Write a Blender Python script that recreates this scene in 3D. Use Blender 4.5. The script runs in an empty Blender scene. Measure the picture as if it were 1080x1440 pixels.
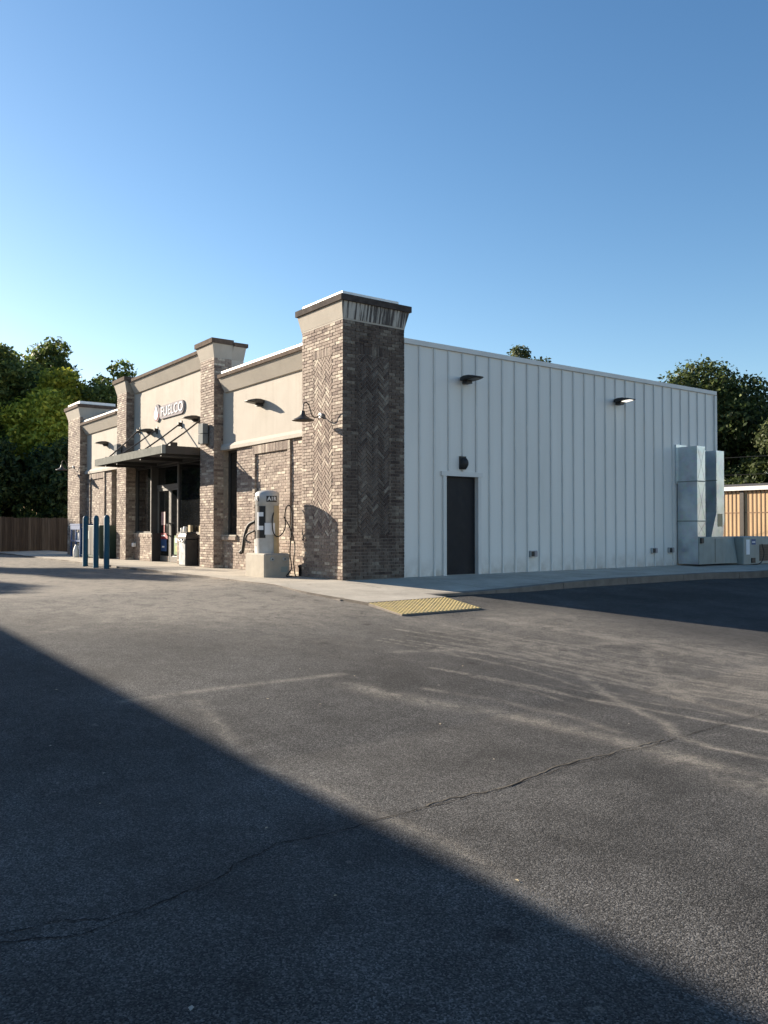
import bpy, math, random
import numpy as np
from mathutils import Vector, Matrix
random.seed(7); RNG = np.random.default_rng(7)
SC = bpy.context.scene; COL = SC.collection
R = math.radians

# ------------------------------------------------------------------ materials
def new_mat(name):
    m = bpy.data.materials.new(name); m.use_nodes = True
    nt = m.node_tree; nt.nodes.clear()
    return m, nt
class NT:
    def __init__(s, name):
        s.m, s.nt = new_mat(name)
        s.out = s.nt.nodes.new('ShaderNodeOutputMaterial')
        s.b = s.nt.nodes.new('ShaderNodeBsdfPrincipled')
        s.nt.links.new(s.b.outputs[0], s.out.inputs['Surface'])
        s.tc = None
    def n(s, t, **kw):
        x = s.nt.nodes.new(t)
        for k, v in kw.items():
            if hasattr(x, k) and k not in ('Scale',): setattr(x, k, v)
        return x
    def l(s, a, b): s.nt.links.new(a, b)
    def coord(s, scale=(1, 1, 1), rot=(0, 0, 0)):
        g = s.n('ShaderNodeNewGeometry'); mp = s.n('ShaderNodeMapping')
        mp.inputs['Scale'].default_value = scale; mp.inputs['Rotation'].default_value = rot
        s.l(g.outputs['Position'], mp.inputs['Vector']); return mp.outputs[0]
    def noise(s, scale, detail=4, rough=.55, vec=None, dist=0):
        x = s.n('ShaderNodeTexNoise'); x.inputs['Scale'].default_value = scale
        x.inputs['Detail'].default_value = detail; x.inputs['Roughness'].default_value = rough
        x.inputs['Distortion'].default_value = dist
        s.l(vec if vec is not None else s.coord(), x.inputs['Vector']); return x.outputs['Fac']
    def ramp(s, fac, stops):
        x = s.n('ShaderNodeValToRGB'); e = x.color_ramp.elements
        while len(e) < len(stops): e.new(.5)
        for i, (p, c) in enumerate(stops):
            e[i].position = p
            e[i].color = (c, c, c, 1) if not isinstance(c, (tuple, list)) else (*c, 1)
        s.l(fac, x.inputs['Fac']); return x.outputs['Color']
    def mix(s, fac, a, b, mode='MIX'):
        x = s.n('ShaderNodeMix', data_type='RGBA', blend_type=mode)
        for sock, v in ((x.inputs['Factor'], fac), (x.inputs[6], a), (x.inputs[7], b)):
            if hasattr(v, 'is_output'): s.l(v, sock)
            elif isinstance(v, (tuple, list)): sock.default_value = (*v, 1)
            elif sock.type == 'RGBA': sock.default_value = (v, v, v, 1)
            else: sock.default_value = v
        return x.outputs[2]
    def math(s, op, a, b=0., c=None):
        x = s.n('ShaderNodeMath', operation=op)
        for i, v in enumerate((a, b) if c is None else (a, b, c)):
            if hasattr(v, 'is_output'): s.l(v, x.inputs[i])
            else: x.inputs[i].default_value = v
        return x.outputs[0]
    def bump(s, h, dist=.01, strength=1.):
        x = s.n('ShaderNodeBump'); x.inputs['Distance'].default_value = dist
        x.inputs['Strength'].default_value = strength
        s.l(h, x.inputs['Height']); s.l(x.outputs[0], s.b.inputs['Normal'])
    def col(s, v):
        if hasattr(v, 'is_output'): s.l(v, s.b.inputs['Base Color'])
        else: s.b.inputs['Base Color'].default_value = (*v, 1)
    def set(s, **kw):
        for k, v in kw.items(): s.b.inputs[k.replace('_', ' ')].default_value = v
        return s
def plain(name, c, rough=.6, metal=0., var=.12, scale=6, spec=.5, bump=0., streak=0.):
    t = NT(name); t.set(Roughness=rough, Metallic=metal, Specular_IOR_Level=spec)
    n = t.noise(scale, 5)
    f = t.ramp(n, [(.3, 1 - var), (.7, 1 + var)])
    base = t.mix(1., c, f, 'MULTIPLY')
    if streak:
        s2 = t.noise(1., 4, vec=t.coord((9, 9, .5)))
        base = t.mix(t.ramp(s2, [(.5, 0.), (.8, streak)]), base, (c[0]*.45, c[1]*.4, c[2]*.35))
    t.col(base)
    rn = t.noise(scale*2.3, 4)
    t.l(t.math('MULTIPLY_ADD', rn, .25, rough - .12), t.b.inputs['Roughness'])
    if bump: t.bump(t.noise(bump, 4), .004, .6)
    return t.m

def m_brick(name, k=1., stain=False):
    t = NT(name); t.set(Roughness=.85, Specular_IOR_Level=.25)
    g = t.n('ShaderNodeNewGeometry')
    c = t.ramp(g.outputs['Random Per Island'], [(0, (.15*k, .112*k, .098*k)), (.12, (.24*k, .185*k, .155*k)),
        (.5, (.295*k, .236*k, .195*k)), (.84, (.345*k, .284*k, .234*k)), (.92, (.49*k, .425*k, .345*k))])
    n = t.noise(22, 5)
    c = t.mix(1., c, t.ramp(n, [(.3, .68), (.7, 1.25)]), 'MULTIPLY')
    blot = t.noise(1.3, 4)
    c = t.mix(1., c, t.ramp(blot, [(.3, .8), (.7, 1.12)]), 'MULTIPLY')
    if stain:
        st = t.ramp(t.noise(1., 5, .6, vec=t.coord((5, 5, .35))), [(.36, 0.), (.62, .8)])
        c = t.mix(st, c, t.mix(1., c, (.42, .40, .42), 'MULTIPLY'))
    t.col(c); t.bump(t.noise(70, 4), .004, .7)
    return t.m
M = {}
M['brick'] = m_brick('brick', 1.04)
M['brick_shaded'] = m_brick('brick_shaded_stained', .52, True)  # shade of the near pillar's side put into the brick colour, plus stain streaks
M['brick_sill'] = m_brick('brick_sill', 1.1)
M['mortar'] = plain('mortar', (.30, .255, .20), .9, var=.2, scale=9, bump=90)
M['mortar_dark'] = plain('mortar_shade_and_filler', (.20, .175, .155), .9, var=.25, scale=9, bump=90)  # pillar-side shade put into the mortar tone; also fills the slab joints
M['stucco'] = plain('stucco', (.45, .41, .355), .9, var=.05, scale=1.6, bump=120, spec=.2, streak=.14)
M['trim_stucco'] = plain('cornice_stucco', (.41, .372, .318), .88, var=.06, scale=2, bump=110, spec=.2, streak=.12)
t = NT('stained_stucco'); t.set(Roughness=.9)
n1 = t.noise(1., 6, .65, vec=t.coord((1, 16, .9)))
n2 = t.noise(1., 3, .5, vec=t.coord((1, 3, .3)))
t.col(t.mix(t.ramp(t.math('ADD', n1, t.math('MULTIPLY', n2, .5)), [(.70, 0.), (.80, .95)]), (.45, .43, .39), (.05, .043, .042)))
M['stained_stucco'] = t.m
M['coping'] = plain('coping', (.10, .074, .058), .92, var=.35, scale=7, bump=50, spec=.1)
M['coping_dark'] = plain('coping_dark', (.065, .055, .05), .92, var=.35, scale=7, bump=50, spec=.1)
M['white_flash'] = plain('white_flashing', (.78, .78, .76), .45, var=.05)
t = NT('wall_metal'); t.set(Roughness=.42, Specular_IOR_Level=.4)
c = t.mix(t.ramp(t.noise(1., 5, vec=t.coord((2, 2, .25))), [(.45, 0.), (.85, .42)]), (.69, .69, .66), (.50, .50, .46))
zg = t.n('ShaderNodeSeparateXYZ'); gg_ = t.n('ShaderNodeNewGeometry'); t.l(gg_.outputs['Position'], zg.inputs[0])
dirt = t.math('MULTIPLY', t.ramp(zg.outputs['Z'], [(.05, 1.), (.55, 0.)]), t.ramp(t.noise(4, 5), [(.3, 0.), (.7, 1.)]))
c = t.mix(t.math('MULTIPLY', dirt, .75), c, (.28, .24, .19))
t.col(c); t.bump(t.noise(1.4, 2, vec=t.coord((1, 2.4, .6))), .010, .35)
M['wall_metal'] = t.m
M['rib_metal'] = plain('rib_metal', (.60, .61, .59), .42, var=.06, scale=2)
M['trim_metal'] = plain('trim_metal', (.60, .605, .585), .45, var=.06, scale=2)
M['dark_door'] = plain('dark_door_paint', (.009, .010, .014), .55, var=.2, scale=3, spec=.25)
M['black'] = plain('black_metal', (.014, .014, .015), .5, var=.2)
M['black_satin'] = plain('black_plastic', (.02, .02, .021), .55, var=.2)
M['bronze'] = plain('dark_bronze', (.05, .043, .037), .5, var=.2)
M['alu'] = plain('aluminium_frame', (.2, .195, .185), .38, .35, var=.1)
M['dark_frame'] = plain('dark_frame', (.05, .05, .05), .4, .2, var=.1)
M['canopy_green'] = plain('canopy_paint', (.075, .085, .075), .75, var=.15, scale=3, spec=.12)
M['gal'] = plain('galvanised', (.36, .39, .41), .42, .55, var=.22, scale=5)
t = NT('galvanised_sheet'); t.set(Metallic=.8, Roughness=.33)
v = t.n('ShaderNodeTexVoronoi'); v.inputs['Scale'].default_value = 9; t.l(t.coord(), v.inputs['Vector'])
t.col(t.mix(t.ramp(t.noise(2.2, 5), [(.35, 0.), (.7, 1.)]), t.mix(.14, (.50, .56, .60), v.outputs['Color'], 'MULTIPLY'), (.66, .72, .75)))
t.bump(t.noise(2.5, 3), .02, .35)
M['gal_sheet'] = t.m
M['unit_grey'] = plain('unit_paint', (.26, .29, .27), .55, var=.1, scale=3, streak=.3)
M['machine_silver'] = plain('machine_silver', (.47, .47, .455), .45, .15, var=.12, streak=.2)
M['box_grey'] = plain('box_grey', (.17, .18, .18), .85, var=.1, spec=.15)
M['white_paint'] = plain('white_paint', (.72, .71, .68), .5, var=.08)
M['label_white'] = plain('label_white', (.8, .8, .8), .8, var=.03, spec=.2)
M['blue'] = plain('blue_plastic', (.017, .082, .135), .6, spec=.2, var=.15, scale=5, streak=.25)
M['royal'] = plain('royal_blue', (.022, .07, .20), .5, var=.15)
M['dk_green'] = plain('dark_green_paint', (.012, .035, .025), .5, var=.2)
M['red'] = plain('red_print', (.3, .035, .04), .55, var=.15)
M['pink'] = plain('pink_print', (.42, .26, .25), .6, var=.1)
M['yellow'] = plain('yellow_print', (.26, .27, .05), .6, var=.3, scale=20)
M['green_print'] = plain('green_print', (.08, .16, .04), .6, var=.3, scale=20)
M['tan_conc'] = plain('tan_concrete', (.36, .325, .27), .9, var=.1, scale=5, bump=60)
M['beige'] = plain('beige_card', (.45, .36, .22), .8, var=.1)
M['sign_grey'] = plain('sign_grey', (.34, .31, .315), .9, var=.06, spec=.08)
M['sign_red'] = plain('sign_red', (.55, .20, .17), .9, var=.06, spec=.08)
M['tan_metal'] = plain('tan_metal', (.50, .335, .175), .6, var=.06, scale=2)
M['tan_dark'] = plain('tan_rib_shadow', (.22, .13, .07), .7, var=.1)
M['roof_dark'] = plain('roof_shingle', (.05, .045, .045), .9, var=.3, scale=12)
M['hose'] = plain('rubber_hose', (.012, .012, .012), .6, var=.1)
M['bark'] = plain('bark', (.09, .07, .055), .95, var=.35, scale=14, bump=30)
t = NT('fence_wood'); t.set(Roughness=.9, Specular_IOR_Level=.15)
g = t.n('ShaderNodeNewGeometry')
c = t.ramp(g.outputs['Random Per Island'], [(0, (.055, .040, .030)), (.5, (.085, .062, .046)), (1, (.125, .097, .074))])
c = t.mix(1., c, t.ramp(t.noise(1., 6, vec=t.coord((25, 25, 1.2))), [(.3, .6), (.7, 1.25)]), 'MULTIPLY'); t.col(c)
M['fence'] = t.m
t = NT('tactile_yellow'); t.set(Roughness=.75)
t.col(t.mix(t.ramp(t.noise(9, 6), [(.45, 0.), (.75, .7)]), (.54, .41, .17), (.28, .235, .16)))
t.bump(t.noise(60, 3), .003, .6); M['tactile'] = t.m
t = NT('lamp_lens'); t.set(Emission_Strength=.5); t.b.inputs['Emission Color'].default_value = (1., .93, .8, 1); t.col((.9, .88, .8))
M['lens_lit'] = t.m
M['lens'] = plain('lamp_lens_off', (.12, .12, .11), .5, var=.05)
# tinted glass: dark room behind, mirror-like surface
t = NT('tinted_glass'); t.set(Roughness=.02, IOR=1.55, Specular_IOR_Level=.75)
t.col(t.mix(t.ramp(t.noise(1.1, 2), [(.4, 0.), (.7, 1.)]), (.006, .007, .008), (.014, .015, .016)))
t.bump(t.noise(.9, 1), .004, .25)
M['glass'] = t.m

def m_leaf(name, a, b, c, trans=.42):
    t = NT(name); nt = t.nt
    g = t.n('ShaderNodeNewGeometry')
    colr = t.ramp(g.outputs['Random Per Island'], [(0, a), (.55, b), (1, c)])
    colr = t.mix(1., colr, t.ramp(t.noise(.35, 3), [(.3, .72), (.7, 1.25)]), 'MULTIPLY')
    t.col(colr); t.set(Roughness=.55, Specular_IOR_Level=.3)
    tr = t.n('ShaderNodeBsdfTranslucent'); t.l(colr, tr.inputs['Color'])
    mx = t.n('ShaderNodeMixShader'); mx.inputs[0].default_value = trans
    t.l(t.b.outputs[0], mx.inputs[1]); t.l(tr.outputs[0], mx.inputs[2]); t.l(mx.outputs[0], t.out.inputs['Surface'])
    return t.m
M['leaf_yellow'] = m_leaf('leaf_yellow_green', (.17, .21, .026), (.36, .39, .05), (.60, .56, .08))
M['leaf_dark'] = m_leaf('leaf_dark', (.03, .048, .018), (.06, .088, .028), (.12, .15, .042))
M['leaf_mid'] = m_leaf('leaf_mid', (.06, .09, .026), (.12, .16, .042), (.24, .27, .065))
M['leaf_olive'] = m_leaf('leaf_olive', (.05, .07, .03), (.09, .115, .05), (.15, .17, .07))

# asphalt
t = NT('asphalt'); t.set(Roughness=.92, Specular_IOR_Level=.3)
P = t.coord()
vor = t.n('ShaderNodeTexVoronoi'); vor.inputs['Scale'].default_value = 145; t.l(P, vor.inputs['Vector'])
vor2 = t.n('ShaderNodeTexVoronoi'); vor2.inputs['Scale'].default_value = 190; t.l(P, vor2.inputs['Vector'])
hs = t.n('ShaderNodeSeparateColor'); t.l(vor.outputs['Color'], hs.inputs[0])
grain = t.ramp(hs.outputs[0], [(0, .26), (.4, .7), (.75, 1.28), (1, 2.5)])
patch = t.ramp(t.noise(.6, 8, .72), [(.36, .56), (.64, 1.34)])
fine = t.ramp(t.noise(5, 6, .65), [(.3, .82), (.7, 1.18)])
base = t.mix(1., (.059, .0565, .0535), grain, 'MULTIPLY')
base = t.mix(1., base, patch, 'MULTIPLY'); base = t.mix(1., base, fine, 'MULTIPLY')
at = t.n('ShaderNodeAttribute'); at.attribute_name = 'dust'
dn = t.ramp(t.noise(3.4, 8, .78, dist=.6), [(.38, 0.), (.60, 1.)])
dn2 = t.math('MULTIPLY', t.ramp(t.noise(38, 4, .7), [(.35, .35), (.65, 1.)]), t.ramp(hs.outputs[1], [(.1, .3), (.8, 1.35)]))
df = t.math('MULTIPLY', t.math('MULTIPLY', t.math('MULTIPLY', at.outputs['Fac'], 1.8), t.math('MULTIPLY_ADD', dn, .88, .12)), dn2)
at3 = t.n('ShaderNodeAttribute'); at3.attribute_name = 'worn'
base = t.mix(t.math('MULTIPLY', at3.outputs['Fac'], t.ramp(t.noise(1.1, 6, .65), [(.3, .45), (.62, 1.)])), base, t.mix(1., (.135, .122, .105), grain, 'MULTIPLY'))
base = t.mix(t.math('MINIMUM', df, .85), base, (.285, .255, .212))
at2 = t.n('ShaderNodeAttribute'); at2.attribute_name = 'seal'
base = t.mix(t.math('MULTIPLY', at2.outputs['Fac'], t.ramp(t.noise(1.4, 5), [(.3, .5), (.7, 1.)])), base, t.mix(1., base, (.5, .5, .52), 'MULTIPLY'))
# pale flecks and grit
fl = t.ramp(t.noise(7.5, 3, .5), [(.735, 0.), (.76, .55)])
base = t.mix(t.math('MULTIPLY', fl, dn2), base, (.22, .20, .17))
ov = t.n('ShaderNodeTexVoronoi'); ov.inputs['Scale'].default_value = 1.15; ov.inputs['Randomness'].default_value = 1.; t.l(P, ov.inputs['Vector'])
osz = t.n('ShaderNodeSeparateColor'); t.l(ov.outputs['Color'], osz.inputs[0])
od = t.math('ADD', ov.outputs['Distance'], t.math('MULTIPLY', t.noise(14, 4), .10))
om = t.math('MULTIPLY', t.ramp(od, [(.085, .75), (.16, 0.)]), t.ramp(osz.outputs[0], [(.62, 0.), (.64, 1.)]))
base = t.mix(om, base, t.mix(1., base, (.42, .40, .40), 'MULTIPLY'))
t.col(base)
hh = t.math('ADD', t.math('MULTIPLY', vor.outputs['Distance'], -1.), t.math('MULTIPLY', t.noise(230, 2), .5))
t.bump(t.math('ADD', hh, t.math('MULTIPLY', t.noise(3, 4), 1.2)), .006, .55)
M['asphalt'] = t.m
t = NT('concrete_walk'); t.set(Roughness=.9, Specular_IOR_Level=.25)
c = t.mix(1., (.45, .405, .335), t.ramp(t.noise(1.1, 6, .65), [(.3, .72), (.7, 1.15)]), 'MULTIPLY')
c = t.mix(1., c, t.ramp(t.noise(40, 4), [(.3, .88), (.7, 1.1)]), 'MULTIPLY')
c = t.mix(t.ramp(t.noise(2.6, 5, .7), [(.62, 0.), (.72, .5)]), c, (.14, .115, .09))
t.col(c); t.bump(t.noise(60, 5), .004, .6)
M['walk'] = t.m
M['kerb'] = plain('kerb_concrete', (.15, .13, .11), .92, var=.25, scale=4, bump=40)
M['crack'] = plain('crack_dark', (.016, .014, .013), .98, var=.3, spec=.1)
M['crack_dust'] = plain('crack_dust', (.11, .098, .08), .98, var=.4, scale=12, spec=.1)
M['grass'] = plain('ground_scrub', (.05, .055, .025), .95, var=.4, scale=4, bump=20)

# ------------------------------------------------------------------ mesh helpers
class MB:
    def __init__(s): s.v, s.f, s.mi, s.mats, s.smooth = [], [], [], [], []
    def mat(s, m):
        if m not in s.mats: s.mats.append(m)
        return s.mats.index(m)
    def add(s, verts, faces, m, smooth=False):
        o = len(s.v); i = s.mat(m); s.v += [tuple(p) for p in verts]
        for f in faces: s.f.append([o + k for k in f]); s.mi.append(i); s.smooth.append(smooth)
    def box(s, a, b, m, skip=''):
        (x0, y0, z0), (x1, y1, z1) = a, b
        x0, x1 = sorted((x0, x1)); y0, y1 = sorted((y0, y1)); z0, z1 = sorted((z0, z1))
        V = [(x0,y0,z0),(x1,y0,z0),(x1,y1,z0),(x0,y1,z0),(x0,y0,z1),(x1,y0,z1),(x1,y1,z1),(x0,y1,z1)]
        F = {'d':(3,2,1,0),'u':(4,5,6,7),'f':(0,1,5,4),'r':(1,2,6,5),'b':(2,3,7,6),'l':(3,0,4,7)}
        s.add(V, [F[k] for k in F if k not in skip], m)
    def bbox(s, a, b, m, bev=.01):      # box with chamfered vertical and top edges
        (x0, y0, z0), (x1, y1, z1) = a, b
        e = bev
        ring = lambda d, z: [(x0+e+d,y0+d,z),(x1-e-d,y0+d,z),(x1-d,y0+e+d,z),(x1-d,y1-e-d,z),(x1-e-d,y1-d,z),(x0+e+d,y1-d,z),(x0+d,y1-e-d,z),(x0+d,y0+e+d,z)]
        s.loft([ring(0, z0), ring(0, z1 - e), ring(e, z1)], m)
    def frustum(s, r0, z0, r1, z1, m, mr=None):
        (a,b,c,d), (e,f,g,h) = r0, r1      # x0,y0,x1,y1
        V = [(a,b,z0),(c,b,z0),(c,d,z0),(a,d,z0),(e,f,z1),(g,f,z1),(g,h,z1),(e,h,z1)]
        s.add(V, [(3,2,1,0),(4,5,6,7),(0,1,5,4),(2,3,7,6),(3,0,4,7)], m); s.add(V, [(1,2,6,5)], mr or m)
    def prism(s, poly, z0, z1, m):
        n = len(poly)
        s.add([(x,y,z0) for x,y in poly] + [(x,y,z1) for x,y in poly],
              [tuple(reversed(range(n))), tuple(range(n, 2*n))] + [(i,(i+1)%n,n+(i+1)%n,n+i) for i in range(n)], m)
    def extr(s, prof, axis, a, b, m):   # profile in the plane normal to axis
        n = len(prof)
        mk = (lambda p, t: (t, p[0], p[1])) if axis == 'x' else (lambda p, t: (p[0], t, p[1]))
        s.add([mk(p, a) for p in prof] + [mk(p, b) for p in prof],
              [tuple(reversed(range(n))), tuple(range(n, 2*n))] + [(i,(i+1)%n,n+(i+1)%n,n+i) for i in range(n)], m)
    def loft(s, rings, m, caps=True, smooth=False):
        n = len(rings[0]); V = [p for r in rings for p in r]
        F = [(k*n+i, k*n+(i+1)%n, (k+1)*n+(i+1)%n, (k+1)*n+i) for k in range(len(rings)-1) for i in range(n)]
        s.add(V, F, m, smooth)
        if caps: s.add(rings[0], [tuple(reversed(range(n)))], m); s.add(rings[-1], [tuple(range(n))], m)
    def lathe(s, prof, c, m, n=24, smooth=True, caps=True):
        s.loft([[(c[0]+r*math.cos(2*math.pi*i/n), c[1]+r*math.sin(2*math.pi*i/n), c[2]+z) for i in range(n)] for r, z in prof], m, caps, smooth)
    def tube(s, pts, r, m, n=8):
        pts = [Vector(p) for p in pts]; rings = []
        rr = r if isinstance(r, (list, tuple)) else [r]*len(pts)
        up = Vector((0.13, .21, 1)).normalized()
        for i, p in enumerate(pts):
            d = (pts[min(i+1, len(pts)-1)] - pts[max(i-1, 0)]).normalized()
            a = d.cross(up)
            if a.length < 1e-3: a = d.cross(Vector((1, 0, 0)))
            a.normalize(); b = d.cross(a)
            rings.append([tuple(p + (a*math.cos(2*math.pi*k/n) + b*math.sin(2*math.pi*k/n))*rr[i]) for k in range(n)])
        s.loft(rings, m, True, True)
    def build(s, name, parent=None):
        me = bpy.data.meshes.new(name); me.from_pydata(s.v, [], s.f)
        for m in s.mats: me.materials.append(M[m])
        me.polygons.foreach_set('material_index', s.mi); me.polygons.foreach_set('use_smooth', s.smooth); me.update()
        o = bpy.data.objects.new(name, me); COL.objects.link(o)
        if parent:
            o.parent = parent
            pm = wm(parent)
            o.matrix_parent_inverse = pm.inverted()
        return o
def wm(o):
    m = Matrix.LocRotScale(o.location, o.rotation_euler, o.scale)
    return m if not o.parent else wm(o.parent) @ o.matrix_parent_inverse @ m
def tag(o, label=None, cat=None, group=None, kind=None):
    if label: o['label'] = label
    if cat: o['category'] = cat
    if group: o['group'] = group
    if kind: o['kind'] = kind
    return o
def thing(name, label, cat, loc=(0, 0, 0), rz=0., group=None):
    o = bpy.data.objects.new(name, None); COL.objects.link(o); o.location = loc; o.rotation_euler = (0, 0, rz)
    o.empty_display_size = .3
    return tag(o, label, cat, group)
def dup(o, parent=None):
    c = o.copy(); COL.objects.link(c)
    if parent: c.parent = parent
    for ch in list(o.children): dup(ch, c)
    return c
def part(name, parent, fn, label=None):
    m = MB(); fn(m); o = m.build(name, parent)
    if label: o['label'] = label
    return o
def bezier(pts, n=8):            # Catmull-Rom through points
    P_ = [Vector(p) for p in pts]; P_ = [P_[0]] + P_ + [P_[-1]]; out = []
    for i in range(1, len(P_)-2):
        a, b, c, d = P_[i-1:i+3]
        for k in range(n):
            t_ = k/n
            out.append(.5*((2*b) + (c-a)*t_ + (2*a-5*b+4*c-d)*t_**2 + (3*b-a-3*c+d)*t_**3))
    return out + [P_[-2]]

# ------------------------------------------------------------------ bricks
def bricks(mb, O, U, N, W, H, m='brick', holes=(), bw=.203, bh=.0675, joint=.0125, soldier=False, jit=.004, dep=.02):
    O, U, N = Vector(O), Vector(U), Vector(N)
    if soldier: bw, bh = bh, bw
    nr = max(1, round(H/bh)); ch = H/nr
    for r in range(nr):
        z0, z1 = r*ch, (r+1)*ch; zc = (z0+z1)/2
        off = 0 if (soldier or r % 2 == 0) else -bw/2
        segs = [(0., W)]
        for (hx0, hz0, hx1, hz1) in holes:
            if hz0 < zc < hz1:
                ns = []
                for a, b in segs:
                    if hx1 <= a or hx0 >= b: ns.append((a, b)); continue
                    if hx0 > a: ns.append((a, hx0))
                    if hx1 < b: ns.append((hx1, b))
                segs = ns
        for a, b in segs:
            k = math.floor((a - off)/bw)
            while off + k*bw < b:
                u0, u1 = max(a, off + k*bw), min(b, off + (k+1)*bw); k += 1
                if u1 - u0 < .035: continue
                j = random.uniform(-jit, jit); jj = [random.uniform(-.0015, .0015) for _ in range(4)]
                q = [(u0+joint/2, z0+joint/2), (u1-joint/2, z0+joint/2), (u1-joint/2, z1-joint/2), (u0+joint/2, z1-joint/2)]
                poly_brick(mb, O, U, N, q, j, dep, m, jj)
def poly_brick(mb, O, U, N, q, j, dep, m, jj=None):
    n = len(q); jj = jj or [0]*n
    e = Vector((0, 0, 1))
    fr = [O + U*u + e*z + N*(j + jj[i % len(jj)]) for i, (u, z) in enumerate(q)]
    bk = [O + U*u + e*z - N*dep for (u, z) in q]
    flip = U.cross(e).dot(N) < 0
    F = [tuple(range(n))] + [(i, n+i, n+(i+1) % n, (i+1) % n) for i in range(n)]
    if flip: F = [tuple(reversed(f)) for f in F]
    mb.add(fr + bk, F, m)
def clip(poly, x0, y0, x1, y1):
    def cut(p, f, ins):
        out = []
        for i in range(len(p)):
            a, b = p[i-1], p[i]; fa, fb = f(a), f(b)
            if fb >= 0:
                if fa < 0: s_ = fa/(fa-fb); out.append((a[0]+(b[0]-a[0])*s_, a[1]+(b[1]-a[1])*s_))
                out.append(b)
            elif fa >= 0: s_ = fa/(fa-fb); out.append((a[0]+(b[0]-a[0])*s_, a[1]+(b[1]-a[1])*s_))
        return out
    for f in (lambda p: p[0]-x0, lambda p: x1-p[0], lambda p: p[1]-y0, lambda p: y1-p[1]):
        if len(poly) < 3: return []
        poly = cut(poly, f, None)
    return poly
def herring(mb, O, U, N, W, H, m, joint=.014, jit=.004):
    O, U, N = Vector(O), Vector(U), Vector(N)
    w, L = .0675, .2025; c = s = math.sqrt(.5); S = int((W+H)/w) + 8
    for i in range(-S, S):
        for j in range(-S//3-3, S//3+3):
            # pattern: bricks step (w,w) along the diagonal, repeated every 2L in the other direction
            for kind in (0, 1):
                bx, by = i*w + j*L, i*w - j*L
                r = (bx, by, bx+L, by+w) if kind == 0 else (bx, by+w, bx+w, by+w+L)
                x0, y0, x1, y1 = r[0]+joint/2, r[1]+joint/2, r[2]-joint/2, r[3]-joint/2
                q = [(c*x - s*y + W/2, s*x + c*y) for x, y in ((x0,y0),(x1,y0),(x1,y1),(x0,y1))]
                if max(p[0] for p in q) < 0 or min(p[0] for p in q) > W or max(p[1] for p in q) < 0 or min(p[1] for p in q) > H: continue
                q = clip(q, 0.004, 0.004, W-.004, H-.004)
                if len(q) < 3: continue
                ar = abs(sum(q[k-1][0]*q[k][1]-q[k][0]*q[k-1][1] for k in range(len(q))))/2
                if ar < .0009: continue
                poly_brick(mb, O, U, N, q, random.uniform(-jit, jit), .03, m)

# ------------------------------------------------------------------ ground
def sm(v): v = max(0., min(1., v)); return v*v*(3-2*v)
def G(x, y):
    xx = max(0, min(8.5, x))
    z = .1 - .0675*xx
    z -= .03*sm(-x/4)
    z -= sm((4-x)/6)*.012*max(0, min(6, -1.6-y))
    if y > 1: z -= .03*sm((y-1)/2)*sm((x-1.5)/1)
    return z
def S(x, y):                     # walkway surface
    c = .057 + (.022-.057)*sm((y-1)/5)
    return .12 - c*max(0, x)
dust_lines = [  # (polyline, half width, strength)
 ([(6.6,-6.6),(6.55,-5.5),(6.55,-4.3)], .055, .55),
 ([(6.84,-6.05),(7.41,-6.14),(8.07,-6.27),(8.5,-6.31),(8.96,-6.24),(10.37,-6.2),(11.4,-6.33)], .06, .38),
 ([(7.0,-4.5),(7.41,-4.4),(7.96,-4.16),(8.38,-3.9),(9.02,-3.82),(9.57,-3.78),(10.2,-3.8),(10.9,-3.87)], .13, .6),
 ([(9.9,-3.8),(10.4,-3.9),(11.2,-4.1)], .16, .45),
 ([(7.46,-3.92),(8.12,-3.6),(8.83,-3.43),(9.49,-3.59)], .05, .5),
 ([(7.79,-2.07),(8.43,-2.44),(9.11,-2.81),(9.49,-2.98),(9.77,-3.28)], .045, .8),
 ([(9.77,-3.28),(10.17,-3.38),(10.6,-3.31),(11.2,-3.2)], .04, .75),
 ([(6.25,-1.28),(7.44,-1.21),(8.72,-1.06),(9.4,-1.12)], .09, .5),
 ([(6.84,.58),(7.3,-.2),(7.82,-.84),(8.57,-1.6),(9.15,-1.99)], .07, .6),
 ([(5.89,-3.08),(6.33,-1.86),(6.85,.25)], .07, .5),
 ([(4.6,-.34),(6.36,.13),(8.61,.28)], .12, .65),
 ([(5.0,-.1),(7.0,.5),(9.0,.8)], .08, .5),
 ([(6.94,-2.23),(7.73,-1.82),(9.94,-2.15)], .05, .5),
 ([(5.85,-2.15),(6.95,-1.77),(8.21,-1.59)], .07, .55),
 ([(1.28,-2.78),(.55,-2.25),(-.1,-1.76)], .04, .9),
 ([(3.14,-6.44),(2.29,-5.0),(1.58,-4.08)], .05, .45),
 ([(-2.5,-6.6),(-2.4,-1.8)], .05, .3), ([(-5.4,-6.6),(-5.3,-1.8)], .05, .3), ([(-8.2,-6.6),(-8.2,-1.9)], .05, .3),
]
for k in range(44):              # sweep and tyre marks
    x0 = random.uniform(4.6, 8.6); y0 = random.uniform(-3.4, .9); L_ = random.uniform(1.2, 3.2); bend = random.uniform(-.25, .12)
    dust_lines.append(([(x0, y0), (x0+L_*.5, y0+L_*.16+bend*.3), (x0+L_, y0+L_*.2+bend)], random.uniform(.010, .032), random.uniform(.4, .95)))
xs = np.concatenate([[-400,-250,-150,-90,-60,-45,-36], np.arange(-30,0,.3), np.arange(0,4.4,.11), np.arange(4.4,13.6,.045), np.arange(13.6,16,.2), [17,19,22,26,32,45,70,120,250,400]])
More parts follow.
